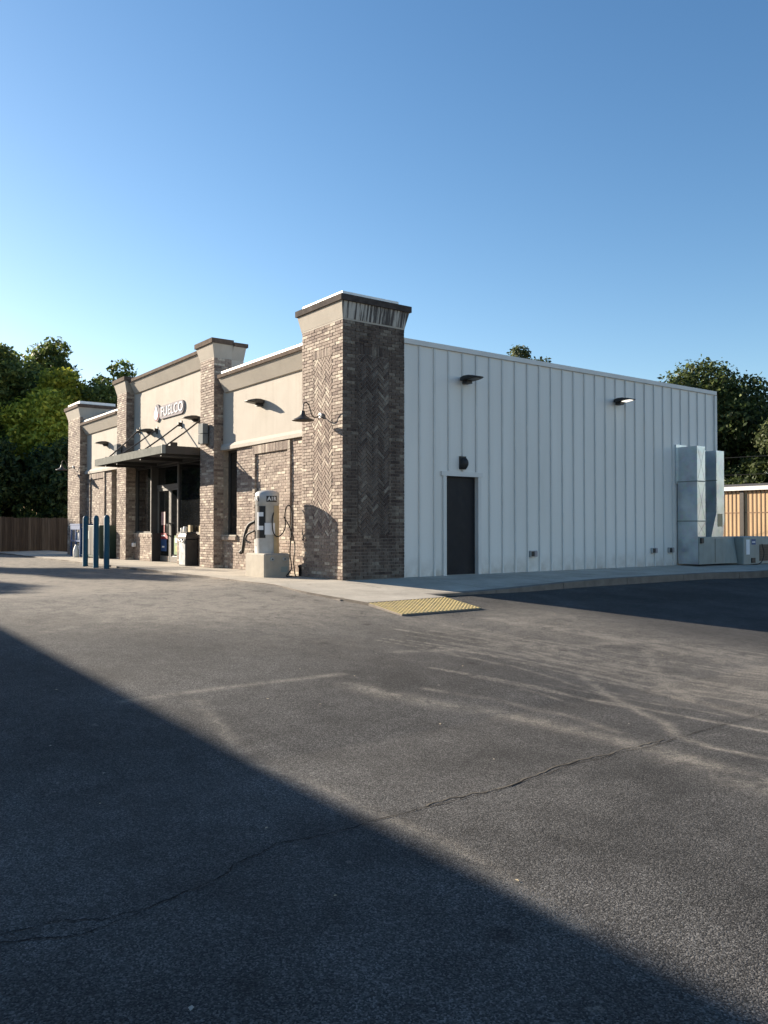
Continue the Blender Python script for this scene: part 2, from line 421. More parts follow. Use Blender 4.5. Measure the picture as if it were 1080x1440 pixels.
ys = np.concatenate([[-400,-250,-140,-80,-50,-35,-26,-20,-16], np.arange(-14,-9,.25), np.arange(-9,1.6,.045), np.arange(1.6,5,.14), np.arange(5,24,.6), [25,28,32,40,50,70,110,200,400]])
XX, YY = np.meshgrid(xs, ys)
ZZ = np.vectorize(G)(XX, YY)
rr_ = RNG.normal(0, 1, XX.shape)
und = .012*np.sin(XX*1.3+.7*YY)*np.sin(YY*.9-.3*XX)
near = (XX > -12) & (XX < 16) & (YY > -12) & (YY < 12)
ZZ = ZZ + np.where(near & (YY < -2), und, 0)
dust = np.zeros(XX.shape)
for pl, hw, st in dust_lines:
    best = np.full(XX.shape, 9.)
    for (ax, ay), (bx, by) in zip(pl[:-1], pl[1:]):
        dx, dy = bx-ax, by-ay
        tt = np.clip(((XX-ax)*dx + (YY-ay)*dy)/(dx*dx+dy*dy), 0, 1)
        best = np.minimum(best, np.hypot(XX-ax-tt*dx, YY-ay-tt*dy))
    dust = np.maximum(dust, st*np.exp(-(best/hw)**2))
smv = lambda a: np.clip(a, 0, 1)**2*(3-2*np.clip(a, 0, 1))
broad = .85*smv((4.5-XX)/4)*smv((YY+8)/3)*smv((-YY-.2)/1) + .55*np.exp(-((XX-1.5)/3.2)**2-((YY+3.4)/1.5)**2) + .22*np.exp(-((YY+1.5)/.45)**2)*(XX > -24)
broad += .42*smv((XX-3)/2)*smv((12-XX)/2)*np.exp(-((YY-.2)/1.6)**2)
dust = np.clip(dust + broad, 0, 1)
seal = smv((XX-4.5)/2)*smv((9.95-XX)/.25)*smv((YY+4.6)/1.2)*.55 + smv((XX-2.2)/1)*smv((YY-.8)/1.5)*.8
seal = np.clip(seal + .5*np.exp(-((YY+1.95+.1*np.sin(XX*2))/.22)**2)*smv((XX+3)/3)*smv((3.2-XX)/1), 0, 1)
ny, nx = XX.shape
me = bpy.data.meshes.new('asphalt_lot')
V = np.stack([XX, YY, ZZ], -1).reshape(-1, 3)
idx = np.arange(nx*ny).reshape(ny, nx)
F = np.stack([idx[:-1,:-1], idx[:-1,1:], idx[1:,1:], idx[1:,:-1]], -1).reshape(-1, 4)
me.vertices.add(len(V)); me.vertices.foreach_set('co', V.ravel())
me.loops.add(F.size); me.loops.foreach_set('vertex_index', F.ravel())
me.polygons.add(len(F)); me.polygons.foreach_set('loop_start', np.arange(0, F.size, 4)); me.polygons.foreach_set('loop_total', np.full(len(F), 4))
me.polygons.foreach_set('use_smooth', np.ones(len(F), bool))
me.update()
for nm, arr in (('dust', dust), ('seal', seal), ('worn', np.clip(broad, 0, .8))):
    a = me.attributes.new(nm, 'FLOAT', 'POINT'); a.data.foreach_set('value', arr.ravel().astype(np.float32))
me.materials.append(M['asphalt'])
lot = bpy.data.objects.new('asphalt_lot', me); COL.objects.link(lot); tag(lot, kind='structure')

def ribbon(name, pts, w, m, jit=.03, sub=14, lift=.004):
    mb = MB(); P_ = []
    for (ax, ay), (bx, by) in zip(pts[:-1], pts[1:]):
        for k in range(sub): P_.append((ax+(bx-ax)*k/sub, ay+(by-ay)*k/sub))
    P_.append(pts[-1]); jx = jy = 0; L = []
    for i, (x, y) in enumerate(P_):
        jx = jx*.85 + random.uniform(-jit, jit)*.6; jy = jy*.85 + random.uniform(-jit, jit)*.6
        L.append((x+jx, y+jy))
    V_, F_ = [], []
    for i, (x, y) in enumerate(L):
        a, b = L[max(0, i-1)], L[min(len(L)-1, i+1)]; d = Vector((b[0]-a[0], b[1]-a[1])).normalized()
        ww = w*random.uniform(.25, 1.2)
        for s_ in (-1, 1):
            px, py = x - d.y*ww*s_*.5, y + d.x*ww*s_*.5
            uu = .012*math.sin(px*1.3+.7*py)*math.sin(py*.9-.3*px) if py < -2 else 0
            V_.append((px, py, G(px, py) + uu + lift))
        if i: F_.append((2*i-2, 2*i-1, 2*i+1, 2*i))
    mb.add(V_, F_, m); o = mb.build(name); tag(o, kind='structure'); return o
ribbon('pavement_crack', [(10.08,-8.6),(10.1,-8.1),(10.22,-7.9),(10.24,-7.75),(10.16,-7.4),(10.02,-7.2),(9.92,-6.9),(9.92,-6.5),(9.9,-5.9),(9.93,-5.4),(9.86,-4.6),(9.86,-4),(9.85,-3.45),(9.8,-2.6),(9.77,-1.8),(9.8,0)], .008, 'crack', .018)
ribbon('pavement_crack', [(10.24,-7.75),(10.28,-8.0),(10.2,-8.25),(10.05,-8.5)], .008, 'crack', .014)
ribbon('pavement_crack', [(9.89,-5.9),(9.9,-5.4),(9.84,-4.6),(9.84,-4),(9.83,-3.45)], .016, 'crack_dust', .03, lift=.003)

# walkway
def walkway():
    mb = MB()
    def strip(x0, x1, ny_, nx_, yedge0, yedge1):
        V_, F_ = [], []
        for j in range(ny_+1):
            for i in range(nx_+1):
                x = x0 + (x1-x0)*i/nx_; a, b = yedge0(x), yedge1(x); y = a + (b-a)*j/ny_
                V_.append((x, y, S(x, y)))
        n1 = nx_+1
        for j in range(ny_):
            for i in range(nx_): F_.append((j*n1+i, j*n1+i+1, (j+1)*n1+i+1, (j+1)*n1+i))
        mb.add(V_, F_, 'walk')
        # front edge face down
        for i in range(nx_):
            a, b = V_[i], V_[i+1]
            mb.add([a, b, (b[0], b[1]+.01, b[2]-.3), (a[0], a[1]+.01, a[2]-.3)], [(0, 3, 2, 1)], 'kerb')
    edge = lambda x: -1.62 + .035*math.sin(x*1.7) + .02*math.sin(x*4.1+1)
    joints = [-27.0, -24.0, -21.0, -18.2, -15.4, -12.6, -9.9, -7.2, -4.5, -1.8, 1.3]
    for a, b in zip(joints[:-1], joints[1:]):
        strip(a+.010, b-.010, 4, 8, edge, lambda x: .9 if x < 0 else .0)
    return mb.build('front_walkway')
w = walkway(); tag(w, kind='structure')
mb = MB()
mb.box((-27, -1.5, -.3), (.2, .5, .085), 'mortar_dark'); mb.box((.2, -1.5, -.3), (2.2, .3, -.03), 'mortar_dark')        # dark joint filler under the slabs
o = mb.build('walkway_bed'); tag(o, kind='structure')
def side_walk():
    mb = MB()
    kx = lambda y: 2.42 - .16*sm((y-1)/4) + .25*sm((y-9)/2)
    ysg = [.012, 1.9, 3.9, 6.0, 8.1, 10.2, 12.3, 15.]
    for a, b in zip(ysg[:-1], ysg[1:]):
        n = 6
        for k in range(n):
            y0, y1 = a + (b-a-.012)*k/n, a + (b-a-.012)*(k+1)/n
            xs_ = lambda y: [-.1, .7, 1.5, kx(y)-.16, kx(y)]
            r0, r1 = xs_(y0), xs_(y1)
            for i in range(4):
                q = [(r0[i], y0), (r0[i+1], y0), (r1[i+1], y1), (r1[i], y1)]
                mb.add([(x, y, S(x, y)) for x, y in q], [(0, 1, 2, 3)], 'walk' if i < 3 else 'kerb')
            q = [(r0[4], y0), (r1[4], y1)]
            mb.add([(q[0][0], y0, S(q[0][0], y0)), (q[0][0]+.03, y0, -.4), (q[1][0]+.03, y1, -.4), (q[1][0], y1, S(q[1][0], y1))], [(0, 1, 2, 3)], 'kerb')
    return mb.build('side_walkway')
o = side_walk(); tag(o, kind='structure')
def ramp():
    mb = MB()
    A, B, C, D = (1.306, -1.60), (2.82, -1.36), (2.76, .34), (1.306, .05)
    n = 8; V_, F_ = [], []
    for i in range(n+1):
        t_ = i/n
        for (p, q) in ((A, B), (D, C)):
            x, y = p[0]+(q[0]-p[0])*t_, p[1]+(q[1]-p[1])*t_
            V_.append((x, y, S(x, y)+.001))
        if i: F_.append((2*i-2, 2*i, 2*i+1, 2*i-1))
    mb.add(V_, F_, 'walk')
    lo = lambda p: (p[0], p[1], S(*p)-.3); hi = lambda p: (p[0], p[1], S(*p)+.001)
    mb.add([hi(A), hi(B), lo(B), lo(A)], [(0, 3, 2, 1)], 'kerb'); mb.add([hi(C), hi(D), lo(D), lo(C)], [(0, 3, 2, 1)], 'kerb')
    return mb.build('kerb_ramp')
tag(ramp(), kind='structure')
# tactile pad
def tactile():
    mb = MB()
    A, B, C, D = (2.83, -1.36), (3.86, -1.47), (3.84, .18), (2.77, .34)
    z = lambda x, y: S(x, y) - .006 - .030*min(1, max(0, x-2.8))
    hi = [(p[0], p[1], z(*p)) for p in (A, B, C, D)]; lo = [(p[0], p[1], z(*p)-.06) for p in (A, B, C, D)]
    mb.add(hi, [(0,1,2,3)], 'tactile'); mb.add(hi+lo, [(0,4,5,1),(1,5,6,2),(2,6,7,3),(3,7,4,0)], 'kerb')
    nu, nv = 13, 21
    for i in range(nu):
        for j in range(nv):
            u, v = (i+.5)/nu, (j+.5)/nv
            x = (A[0]*(1-u)+B[0]*u)*(1-v) + (D[0]*(1-u)+C[0]*u)*v; y = (A[1]*(1-u)+B[1]*u)*(1-v) + (D[1]*(1-u)+C[1]*u)*v
            zz = z(x, y)
            mb.loft([[(x+r*math.cos(k*math.pi/4), y+r*math.sin(k*math.pi/4), zz+h) for k in range(8)] for r, h in ((.028, 0), (.024, .008), (.014, .011))], 'tactile', True, False)
    return mb.build('tactile_pad')
tag(tactile(), 'yellow bumpy tactile warning pad at the foot of the concrete ramp', 'tactile pad')

lb = MB()
for k in range(150):
    if k < 40: x, y = random.uniform(3, 12), random.uniform(-8.5, 1.2)
    elif k < 110: x, y = random.uniform(-14, 2), -1.75 - abs(random.gauss(0, .25))
    else: x, y = 2.62 + abs(random.gauss(0, .2)), random.uniform(1.5, 13)
    r_ = random.uniform(.005, .012); a = random.uniform(0, 6.28); z = G(x, y) + .008
    q = [(x+r_*1.6*math.cos(a), y+r_*1.6*math.sin(a), z), (x-r_*math.sin(a), y+r_*math.cos(a), z+.003), (x-r_*1.6*math.cos(a), y-r_*1.6*math.sin(a), z), (x+r_*math.sin(a), y-r_*math.cos(a), z+.003)]
    lb.add(q, [(0, 1, 2, 3)], 'beige' if k % 3 else 'tan_conc')
tag(lb.build('leaf_litter'), 'scattered dry leaf scraps and grit on the asphalt lot', 'leaf litter', kind='stuff')

# ------------------------------------------------------------------ store building
ZB = .06
store = thing('store_building', 'single storey fuel store with brown brick front and white ribbed metal side', 'building', (-9.8, 6, 0))
PIL = dict(near=(-1.6, 0., 0., 1.56), third=(-6.95, 0., -6.08, .5), second=(-13.76, 0., -12.84, .5), far=(-19.6, 0., -18.02, 1.5))
def pillar(key, ztop, hz, over, cop, side_dark=False, label=None):
    x0, y0, x1, y1 = PIL[key]
    bs, ms = ('brick_shaded', 'mortar_dark') if side_dark else ('brick', 'mortar')  # darker copies carry the shade of the pillar's side in their colour
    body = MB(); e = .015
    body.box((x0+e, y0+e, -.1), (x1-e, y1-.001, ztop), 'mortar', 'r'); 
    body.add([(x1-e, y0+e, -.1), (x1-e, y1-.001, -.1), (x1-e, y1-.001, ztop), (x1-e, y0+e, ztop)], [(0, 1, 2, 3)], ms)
    p = body.build('brick_pillar', store)
    if label: p['label'] = label
    W, D, H = x1-x0, y1-y0, ztop-ZB
    fb = MB()
    if hz:
        (hx0, hx1, hy0, hy1, z0, z1, zs) = hz
        holes = [(hx0-x0, z0-ZB, hx1-x0, zs-ZB)]
        bricks(fb, (x0, y0, ZB), (1,0,0), (0,-1,0), W, H, 'brick', holes)
        bricks(fb, (x0+hx0-x0, y0+.004, z1), (1,0,0), (0,-1,0), hx1-hx0, zs-z1, 'brick', soldier=True)
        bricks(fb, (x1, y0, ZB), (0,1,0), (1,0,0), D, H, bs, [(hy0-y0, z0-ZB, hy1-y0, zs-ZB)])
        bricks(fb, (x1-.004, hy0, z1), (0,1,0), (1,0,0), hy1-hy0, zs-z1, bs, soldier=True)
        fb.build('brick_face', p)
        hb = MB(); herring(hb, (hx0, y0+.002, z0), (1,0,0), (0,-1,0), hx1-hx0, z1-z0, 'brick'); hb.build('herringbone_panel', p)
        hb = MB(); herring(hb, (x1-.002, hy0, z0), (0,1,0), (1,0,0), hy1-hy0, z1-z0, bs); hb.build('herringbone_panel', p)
    else:
        bricks(fb, (x0, y0, ZB), (1,0,0), (0,-1,0), W, H, 'brick')
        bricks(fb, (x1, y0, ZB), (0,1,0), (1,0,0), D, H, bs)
        fb.build('brick_face', p)
    cz = ztop + .36; o_ = over
    cb = MB(); cb.box((x0-.004, y0-.004, ztop-.003), (x1+.004, y1, ztop+.03), 'trim_stucco')
    cb.frustum((x0-.008, y0-.008, x1+.008, y1), ztop+.03, (x0-o_, y0-o_, x1+o_, y1+(o_ if key in ('near','far') else 0)), cz, 'trim_stucco', 'stained_stucco' if key == 'near' else None)
    cb.build('cornice', p)
    c2 = MB(); q = o_+.035; yb = y1+(q if key in ('near','far') else .0)
    c2.box((x0-q, y0-q, cz), (x1+q, yb, cz+.125), cop); c2.build('coping', p)
    if key in ('near', 'far'):
        f2 = MB(); f2.box((x0+.06, y0-.03, cz+.125), (x1+.03, y1-.18, cz+(.20 if key == 'near' else .24)), 'white_flash'); f2.build('flashing', p)
    return p
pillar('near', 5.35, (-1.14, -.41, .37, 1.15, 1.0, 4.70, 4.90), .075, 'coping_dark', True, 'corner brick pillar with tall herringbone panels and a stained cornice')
pillar('third', 5.60, None, .09, 'coping', False)
pillar('second', 5.60, None, .09, 'coping', False)
pillar('far', 5.35, None, .10, 'coping', False)

YW = .26
def wall_section(x0, x1, win, pan):
    m_ = MB(); e = .012
    m_.box((x0, YW+e, -.1), (win[0], YW+.6, 3.2), 'mortar'); m_.box((win[1], YW+e, -.1), (x1, YW+.6, 3.2), 'mortar')
    m_.box((win[0], YW+e, -.1), (win[1], YW+.6, .93), 'mortar', 'lr'); 
    p = m_.build('brick_wall', store)
    fb = MB()
    bricks(fb, (x0, YW, ZB), (1,0,0), (0,-1,0), x1-x0, 3.18-ZB, 'brick', [(win[0]-x0, .86-ZB, win[1]-x0, 4), (pan[0]-x0, pan[2]-ZB, pan[1]-x0, pan[3]-ZB)])
    # window reveals
    bricks(fb, (win[1]+.002, YW+.01, .95), (0,1,0), (-1,0,0), .2, 2.2, 'brick'); bricks(fb, (win[0]-.002, YW+.01, .95), (0,1,0), (1,0,0), .2, 2.2, 'brick')
    fb.build('brick_face', p)
    pb = MB(); bo = .13; pr = .045
    bricks(pb, (pan[0]+bo, YW+.004, pan[2]), (1,0,0), (0,-1,0), pan[1]-pan[0]-2*bo, pan[3]-.21-pan[2], 'brick')
    bricks(pb, (pan[0], YW-pr, pan[3]-.21), (1,0,0), (0,-1,0), pan[1]-pan[0], .21, 'brick', soldier=True, dep=pr+.02)
    for xa in (pan[0], pan[1]-bo): bricks(pb, (xa, YW-pr, pan[2]), (1,0,0), (0,-1,0), bo, pan[3]-.21-pan[2], 'brick', bw=.26, dep=pr+.02)
    for xa, xb, za, zb in ((pan[0]+.01, pan[1]-.01, pan[3]-.205, pan[3]-.005), (pan[0]+.01, pan[0]+bo-.01, pan[2], pan[3]-.21), (pan[1]-bo+.01, pan[1]-.01, pan[2], pan[3]-.21)):
        pb.box((xa, YW-pr+.012, za), (xb, YW+.03, zb), 'mortar')
    pb.build('brick_panel', p)
    w_ = MB(); a, b = win
    w_.box((a, YW+.20, .95), (b, YW+.26, 3.19), 'dark_frame', '')
    wi = w_.build('window', store)
    g_ = MB(); g_.box((a+.05, YW+.185, 1.02), (b-.05, YW+.197, 3.12), 'glass'); g_.build('pane', wi)
    f_ = MB()
    for xa, xb, za, zb in ((a, a+.05, .96, 3.19), (b-.05, b, .96, 3.19), (a+.05, b-.05, .96, 1.02), (a+.05, b-.05, 3.12, 3.19)):
        f_.box((xa+.001, YW+.15, za), (xb-.001, YW+.199, zb), 'dark_frame')
    f_.build('frame', wi)
    s_ = MB(); s_.box((a-.02, YW-.05, .945), (b+.05, YW+.149, .985), 'tan_conc')
    bricks(s_, (a-.02, YW-.06, .85), (1,0,0), (0,-1,0), b-a+.06, .092, 'brick_sill', bw=.072, bh=.092, dep=.07); s_.box((a-.01, YW-.05, .86), (b+.03, YW+.01, .935), 'mortar')
    s_.build('sill', wi)
wall_section(-6.08, -1.6, (-6.07, -5.27), (-4.33, -2.49, .9, 3.16))
wall_section(-18.02, -13.76, (-15.1, -14.25), (-17.6, -15.75, .9, 3.16))

def stucco(x0, x1, z0, z1, ledge=True):
    m_ = MB(); m_.box((x0, YW, z0), (x1, YW+.55, z1), 'stucco')
    p = m_.build('stucco_panel', store)
    if ledge:
        l_ = MB(); l_.extr([(YW-.002, z0-.11), (YW-.002, z0+.055), (YW-.015, z0+.055), (YW-.065, z0-.01), (YW-.075, z0-.03), (YW-.075, z0-.11)], 'x', x0+.001, x1-.001, 'stucco')
        l_.box((x0+.001, YW+.0, z0-.11), (x1-.001, YW+.3, z0-.003), 'stucco')
        l_.build('ledge', p)
    return p
stucco(-6.08, -1.6, 3.29, 4.70); stucco(-18.02, -13.76, 3.29, 4.70); stucco(-12.84, -6.95, 3.35, 5.6, False)
def cornice(x0, x1, z0, over, cop, flash=True, ret=None):
    m_ = MB(); h = .36
    prof = [(YW-.002, z0), (YW-.05, z0+.015), (YW-over, z0+h), (YW+.3, z0+h), (YW+.3, z0)]
    m_.extr(prof, 'x', x0, x1, 'trim_stucco'); p = m_.build('cornice', store)
    c2 = MB(); c2.box((x0, YW-over-.035, z0+h), (x1, YW+.12, z0+h+.09), cop); c2.build('coping', p)
    if flash: f2 = MB(); f2.box((x0+.02, YW-over+.06, z0+h+.09), (x1-.02, YW+.5, z0+h+.18), 'white_flash'); f2.build('flashing', p)
    return p
cornice(-5.90, -1.6, 4.66, .22, 'coping'); cornice(-18.02, -13.95, 4.66, .22, 'coping'); cornice(-12.67, -7.12, 5.52, .22, 'coping', False)
# side return of the middle parapet behind the third pillar, and its mirror
for xs_, sg in ((-6.12, 1), (-13.72, -1)):
    m_ = MB(); m_.box((xs_-.6*sg if sg > 0 else xs_, .5, 4.5), (xs_ if sg > 0 else xs_+.6, .86, 5.6), 'stucco')
    p = m_.build('parapet_return', store)
    c_ = MB(); a, b = sorted((xs_-.6*sg, xs_)); 
    c_.frustum((a, .5, b, .86), 5.60, (a-(.16 if sg < 0 else 0), .5, b+(.16 if sg > 0 else 0), .86), 5.93, 'trim_stucco'); c_.build('cornice', p)
    k_ = MB(); k_.box((a-(.2 if sg < 0 else 0), .5, 5.932), (b+(.2 if sg > 0 else 0), .9, 6.03), 'coping'); k_.build('coping', p)
# middle parapet back and roof
part('parapet_back', store, lambda m: m.box((-13.1, .81, 4.5), (-6.75, .9, 5.9), 'white_flash'))
part('roof', store, lambda m: m.box((-19.5, .85, 4.45), (-.12, 13.1, 4.6), 'white_flash'))
part('metal_parapet', store, lambda m: [m.box((-18.9, .95, 4.6), (-17.25, 1.0, 5.62), 'rib_metal')] + [m.box((-18.85+.2*k, .93, 4.6), (-18.82+.2*k, .95, 5.62), 'trim_metal') for k in range(8)])

# ---- metal side wall
XW = -.06; Y0, Y1 = 1.56, 13.19; ZT = 5.17
DY0, DY1, DZ = 2.74, 3.68, 2.31
def metal_wall(m):
    z0 = -.05
    for a, b, c, d in ((Y0, DY0-.09, z0, ZT), (DY1+.09, Y1, z0, ZT), (DY0-.09, DY1+.09, DZ+.07, ZT)):
        m.add([(XW, a, c), (XW, b, c), (XW, b, d), (XW, a, d)], [(0, 1, 2, 3)], 'wall_metal')
    m.box((-19.54, Y1-.05, z0), (XW, Y1, ZT), 'wall_metal', 'r'); m.box((-19.54, 1.5, z0), (-19.5, Y1-.05, ZT), 'wall_metal')
    m.box((XW-.06, Y0, ZT-.5), (XW-.003, Y1-.06, ZT-.002), 'white_flash')
mw = part('metal_wall', store, metal_wall)
def ribs(m):
    y = Y0 + .44; 
    while y < Y1-.1:
        segs = [(-.05, ZT-.10)]
        if DY0-.13 < y < DY1+.13: segs = [(DZ+.115, ZT-.10)]
        for a, b in segs:
            # stand-up rib: steep on the near side, a step beside it
            pr = [(XW+.001, y-.020), (XW+.034, y-.014), (XW+.034, y+.014), (XW+.008, y+.020), (XW+.008, y+.05), (XW+.001, y+.055)]
            n = len(pr); m.add([(p[0], p[1], a) for p in pr] + [(p[0], p[1], b) for p in pr], [tuple(range(n, 2*n))] + [(i, (i+1) % n, n+(i+1) % n, n+i) for i in range(n)], 'rib_metal')
        y += .4115
part('wall_rib', mw, ribs)
def wtrim(m):
    m.box((XW-.05, Y0+.003, ZT-.085), (XW+.045, Y1+.04, ZT+.022), 'trim_metal')
    m.box((XW-.002, Y1-.07, -.04), (XW+.05, Y1+.035, ZT-.103), 'trim_metal')
    m.box((XW-.002, Y0+.002, -.03), (XW+.03, Y0+.045, ZT-.103), 'trim_metal')
part('wall_trim', mw, wtrim)
for a_, b_ in ((Y0+.05, DY0-.12), (DY1+.12, 10.9)): part('base_flashing', mw, lambda m: m.box((XW-.02, a_, -.05), (XW+.012, b_, .095), 'trim_metal'))
sd = part('side_door', store, lambda m: m.box((XW-.12, DY0, -.02), (XW-.075, DY1, DZ-.01), 'dark_door'), 'plain black steel door in the white metal wall')
def sframe(m):
    for a, b in ((DY0-.09, DY0), (DY1, DY1+.09)): m.box((XW-.14, a, -.03), (XW+.045, b, DZ), 'trim_metal')
    m.box((XW-.14, DY0-.14, DZ), (XW+.05, DY1+.14, DZ+.10), 'trim_metal')
part('frame', sd, sframe)
part('threshold', sd, lambda m: m.box((XW-.14, DY0+.002, -.06), (XW+.03, DY1-.002, .125), 'walk'))

# ---- storefront
YG = .55
def lowwall(x0, x1, yb):
    m_ = MB(); m_.box((x0, YW+.012, -.1), (x1-.012, yb, .93), 'mortar'); p = m_.build('low_brick_wall', store)
    b_ = MB(); bricks(b_, (x0, YW, ZB), (1,0,0), (0,-1,0), x1-x0, .87-ZB, 'brick'); bricks(b_, (x1, YW, ZB), (0,1,0), (1,0,0), yb-YW, .87-ZB, 'brick')
    bricks(b_, (x0-.0, YW-.02, .87), (1,0,0), (0,-1,0), x1-x0+.02, .095, 'brick_sill', bw=.075, bh=.095, dep=.05); b_.build('brick_face', p)
    s_ = MB(); s_.box((x0, YW-.01, .93), (x1+.01, yb, 1.0), 'tan_conc'); s_.build('sill', p)
lowwall(-12.84, -11.2, YG+.05); lowwall(-9.17, -6.95, YG+.05)
sf = part('storefront', store, lambda m: [m.box((-12.84, YG+.06, -.1), (-6.95, YG+.12, 3.4), 'black'), m.box((-12.84, YW+.03, 3.10), (-6.95, YG+.06, 3.34), 'dark_frame')])
YS = .37
def sframes(m):
    for x in (-12.84, -7.02): m.box((x, YS-.05, 1.0), (x+.09, YS+.05, 3.10), 'dark_frame')
    for x in (-11.5, -9.32): m.box((x, YS-.03, .10), (x+.085, YG+.055, 3.10), 'dark_frame'); m.box((x+.01, YS-.05, 1.0), (x+.075, YS-.031, 3.10), 'alu')
    m.box((-11.41, YG-.045, 2.40), (-9.32, YG+.05, 2.50), 'alu')
    for xa, xb in ((-12.75, -11.5), (-9.23, -7.02)):
        m.box((xa, YS-.045, 1.0), (xb, YS+.05, 1.05), 'alu'); m.box((xa, YS-.045, 3.04), (xb, YS+.05, 3.098), 'dark_frame'); m.box((xa, YS+.051, .9), (xb, YS+.07, 3.098), 'black')
    m.box((-11.41, YG-.045, 3.04), (-9.32, YG+.05, 3.098), 'dark_frame')
part('frame', sf, sframes)
for a, b, c, d, yy in ((-12.745, -11.505, 1.052, 3.038, YS), (-9.225, -7.025, 1.052, 3.038, YS), (-11.405, -9.325, 2.502, 3.038, YG)):
    part('pane', sf, lambda m: m.box((a, yy, c), (b, yy+.02, d), 'glass'))
part('jamb', sf, lambda m: m.box((-11.186, YW-.012, .07), (-11.15, YG+.05, 1.002), 'black'))
for k, (a, b) in enumerate(((-11.405, -10.375), (-10.355, -9.325))):
    dr = part('entrance_door', store, lambda m: [m.box((a, YG-.03, .13), (a+.075, YG+.03, 2.395), 'alu'), m.box((b-.075, YG-.03, .13), (b, YG+.03, 2.395), 'alu'),
              m.box((a+.075, YG-.03, 2.31), (b-.075, YG+.03, 2.395), 'alu'), m.box((a+.075, YG-.03, .13), (b-.075, YG+.03, .30), 'alu')])
    part('pane', dr, lambda m: m.box((a+.075, YG-.004, .30), (b-.075, YG+.012, 2.31), 'glass'))
    hx = b-.04 if k == 0 else a+.04
    part('handle', dr, lambda m: m.tube(bezier([(hx, YG-.03, .92), (hx, YG-.10, .95), (hx, YG-.11, 1.1), (hx, YG-.10, 1.27), (hx, YG-.03, 1.30)], 5), .017, 'black'))
    if k == 0:
        part('notice', dr, lambda m: [m.box((a+.28, YG-.012, 1.25), (a+.60, YG-.006, 1.66), 'pink'), m.box((a+.45, YG-.010, 1.02), (a+.56, YG-.006, 1.24), 'red')])
        part('poster', dr, lambda m: [m.box((a+.16, YG-.012, .82), (a+.80, YG-.006, 1.0), 'red'), m.box((a+.22, YG-.012, .44), (a+.72, YG-.006, .815), 'royal'), m.box((a+.3, YG-.016, .9), (a+.6, YG-.013, .94), 'label_white'), m.box((a+.36, YG-.016, .55), (a+.56, YG-.013, .6), 'label_white')])
    else:
        part('poster', dr, lambda m: [m.box((a+.28, YG-.012, .36), (a+.82, YG-.006, .93), 'green_print'), m.box((a+.40, YG-.016, .45), (a+.70, YG-.013, .62), 'yellow'), m.box((a+.36, YG-.016, .72), (a+.74, YG-.013, .86), 'label_white')])
# ---- entrance canopy
CX0, CX1, CY0 = -12.80, -7.05, -1.02
def can(m): m.box((CX0+.03, CY0+.03, 3.15), (CX1-.03, YW-.004, 3.24), 'black_satin')
cn = part('entrance_canopy', store, can)
def fascia(m):
    m.box((CX0, CY0, 3.12), (CX1, CY0+.05, 3.33), 'canopy_green')
    m.box((CX0, CY0+.05, 3.12), (CX0+.05, YW-.002, 3.33), 'canopy_green'); m.box((CX1-.05, CY0+.05, 3.12), (CX1, YW-.002, 3.33), 'bronze')
    m.box((CX1-.002, CY0-.012, 3.118), (CX1+.014, CY0+.09, 3.335), 'unit_grey')
part('fascia', cn, fascia)
for x in (-11.9, -10.85, -8.85, -7.3): part('soffit_beam', cn, lambda m: m.box((x, CY0+.05, 3.06), (x+.08, YW-.004, 3.148), 'black_satin'))
for xa, za, xf in ((-12.3, 4.3, -11.92), (-10.77, 4.17, -10.85), (-8.88, 4.16, -8.87), (-7.42, 4.12, -7.18)):
    rd = part('tie_rod', cn, lambda m: m.tube([(xf, CY0+.12, 3.31), (xf*.5+xa*.5, (CY0+.12+YW)*.5, (3.31+za)*.5), (xa, YW-.05, za)], .022, 'bronze'))
    part('bracket', rd, lambda m: [m.box((xa-.06, YW-.02, za-.12), (xa+.06, YW-.001, za+.10), 'bronze'), m.box((xa-.02, YW-.10, za-.07), (xa+.02, YW-.018, za+.05), 'bronze')])
    part('foot', rd, lambda m: m.box((xf-.05, CY0+.04, 3.325), (xf+.05, CY0+.2, 3.36), 'bronze'))
part('junction_box', cn, lambda m: m.bbox((-7.55, CY0+.35, 3.24), (-7.35, CY0+.55, 3.46), 'bronze'))

# ------------------------------------------------------------------ sign
def text_mesh(name, body, size, mat, parent, M4, extr=.01, offset=0., xs=1.):
    cu = bpy.data.curves.new(name, 'FONT'); cu.body = body; cu.size = size; cu.extrude = extr; cu.offset = offset; cu.space_character = 1.06; cu.align_x = 'CENTER'; cu.align_y = 'CENTER'
    to = bpy.data.objects.new(name, cu); COL.objects.link(to)
    dg = bpy.context.evaluated_depsgraph_get(); me_ = bpy.data.meshes.new_from_object(to.evaluated_get(dg)); bpy.data.objects.remove(to)
    me_.transform(M4 @ Matrix.Diagonal((xs, 1, 1, 1))); me_.materials.clear(); me_.materials.append(M[mat])
    o_ = bpy.data.objects.new(name, me_); COL.objects.link(o_)
    if parent: o_.parent = parent; o_.matrix_parent_inverse = wm(parent).inverted()
    return o_
def face_y(x, y, z): return Matrix(((1,0,0,x),(0,0,-1,y),(0,1,0,z),(0,0,0,1)))      # text reading on a wall that faces -y
def face_x(x, y, z): return Matrix(((0,0,1,x),(1,0,0,y),(0,1,0,z),(0,0,0,1)))       # on a wall that faces +x
sg = thing('wall_sign', 'white FUELCO letters with a flame emblem on the stucco above the entrance', 'sign', (-9.75, YW, 4.62))
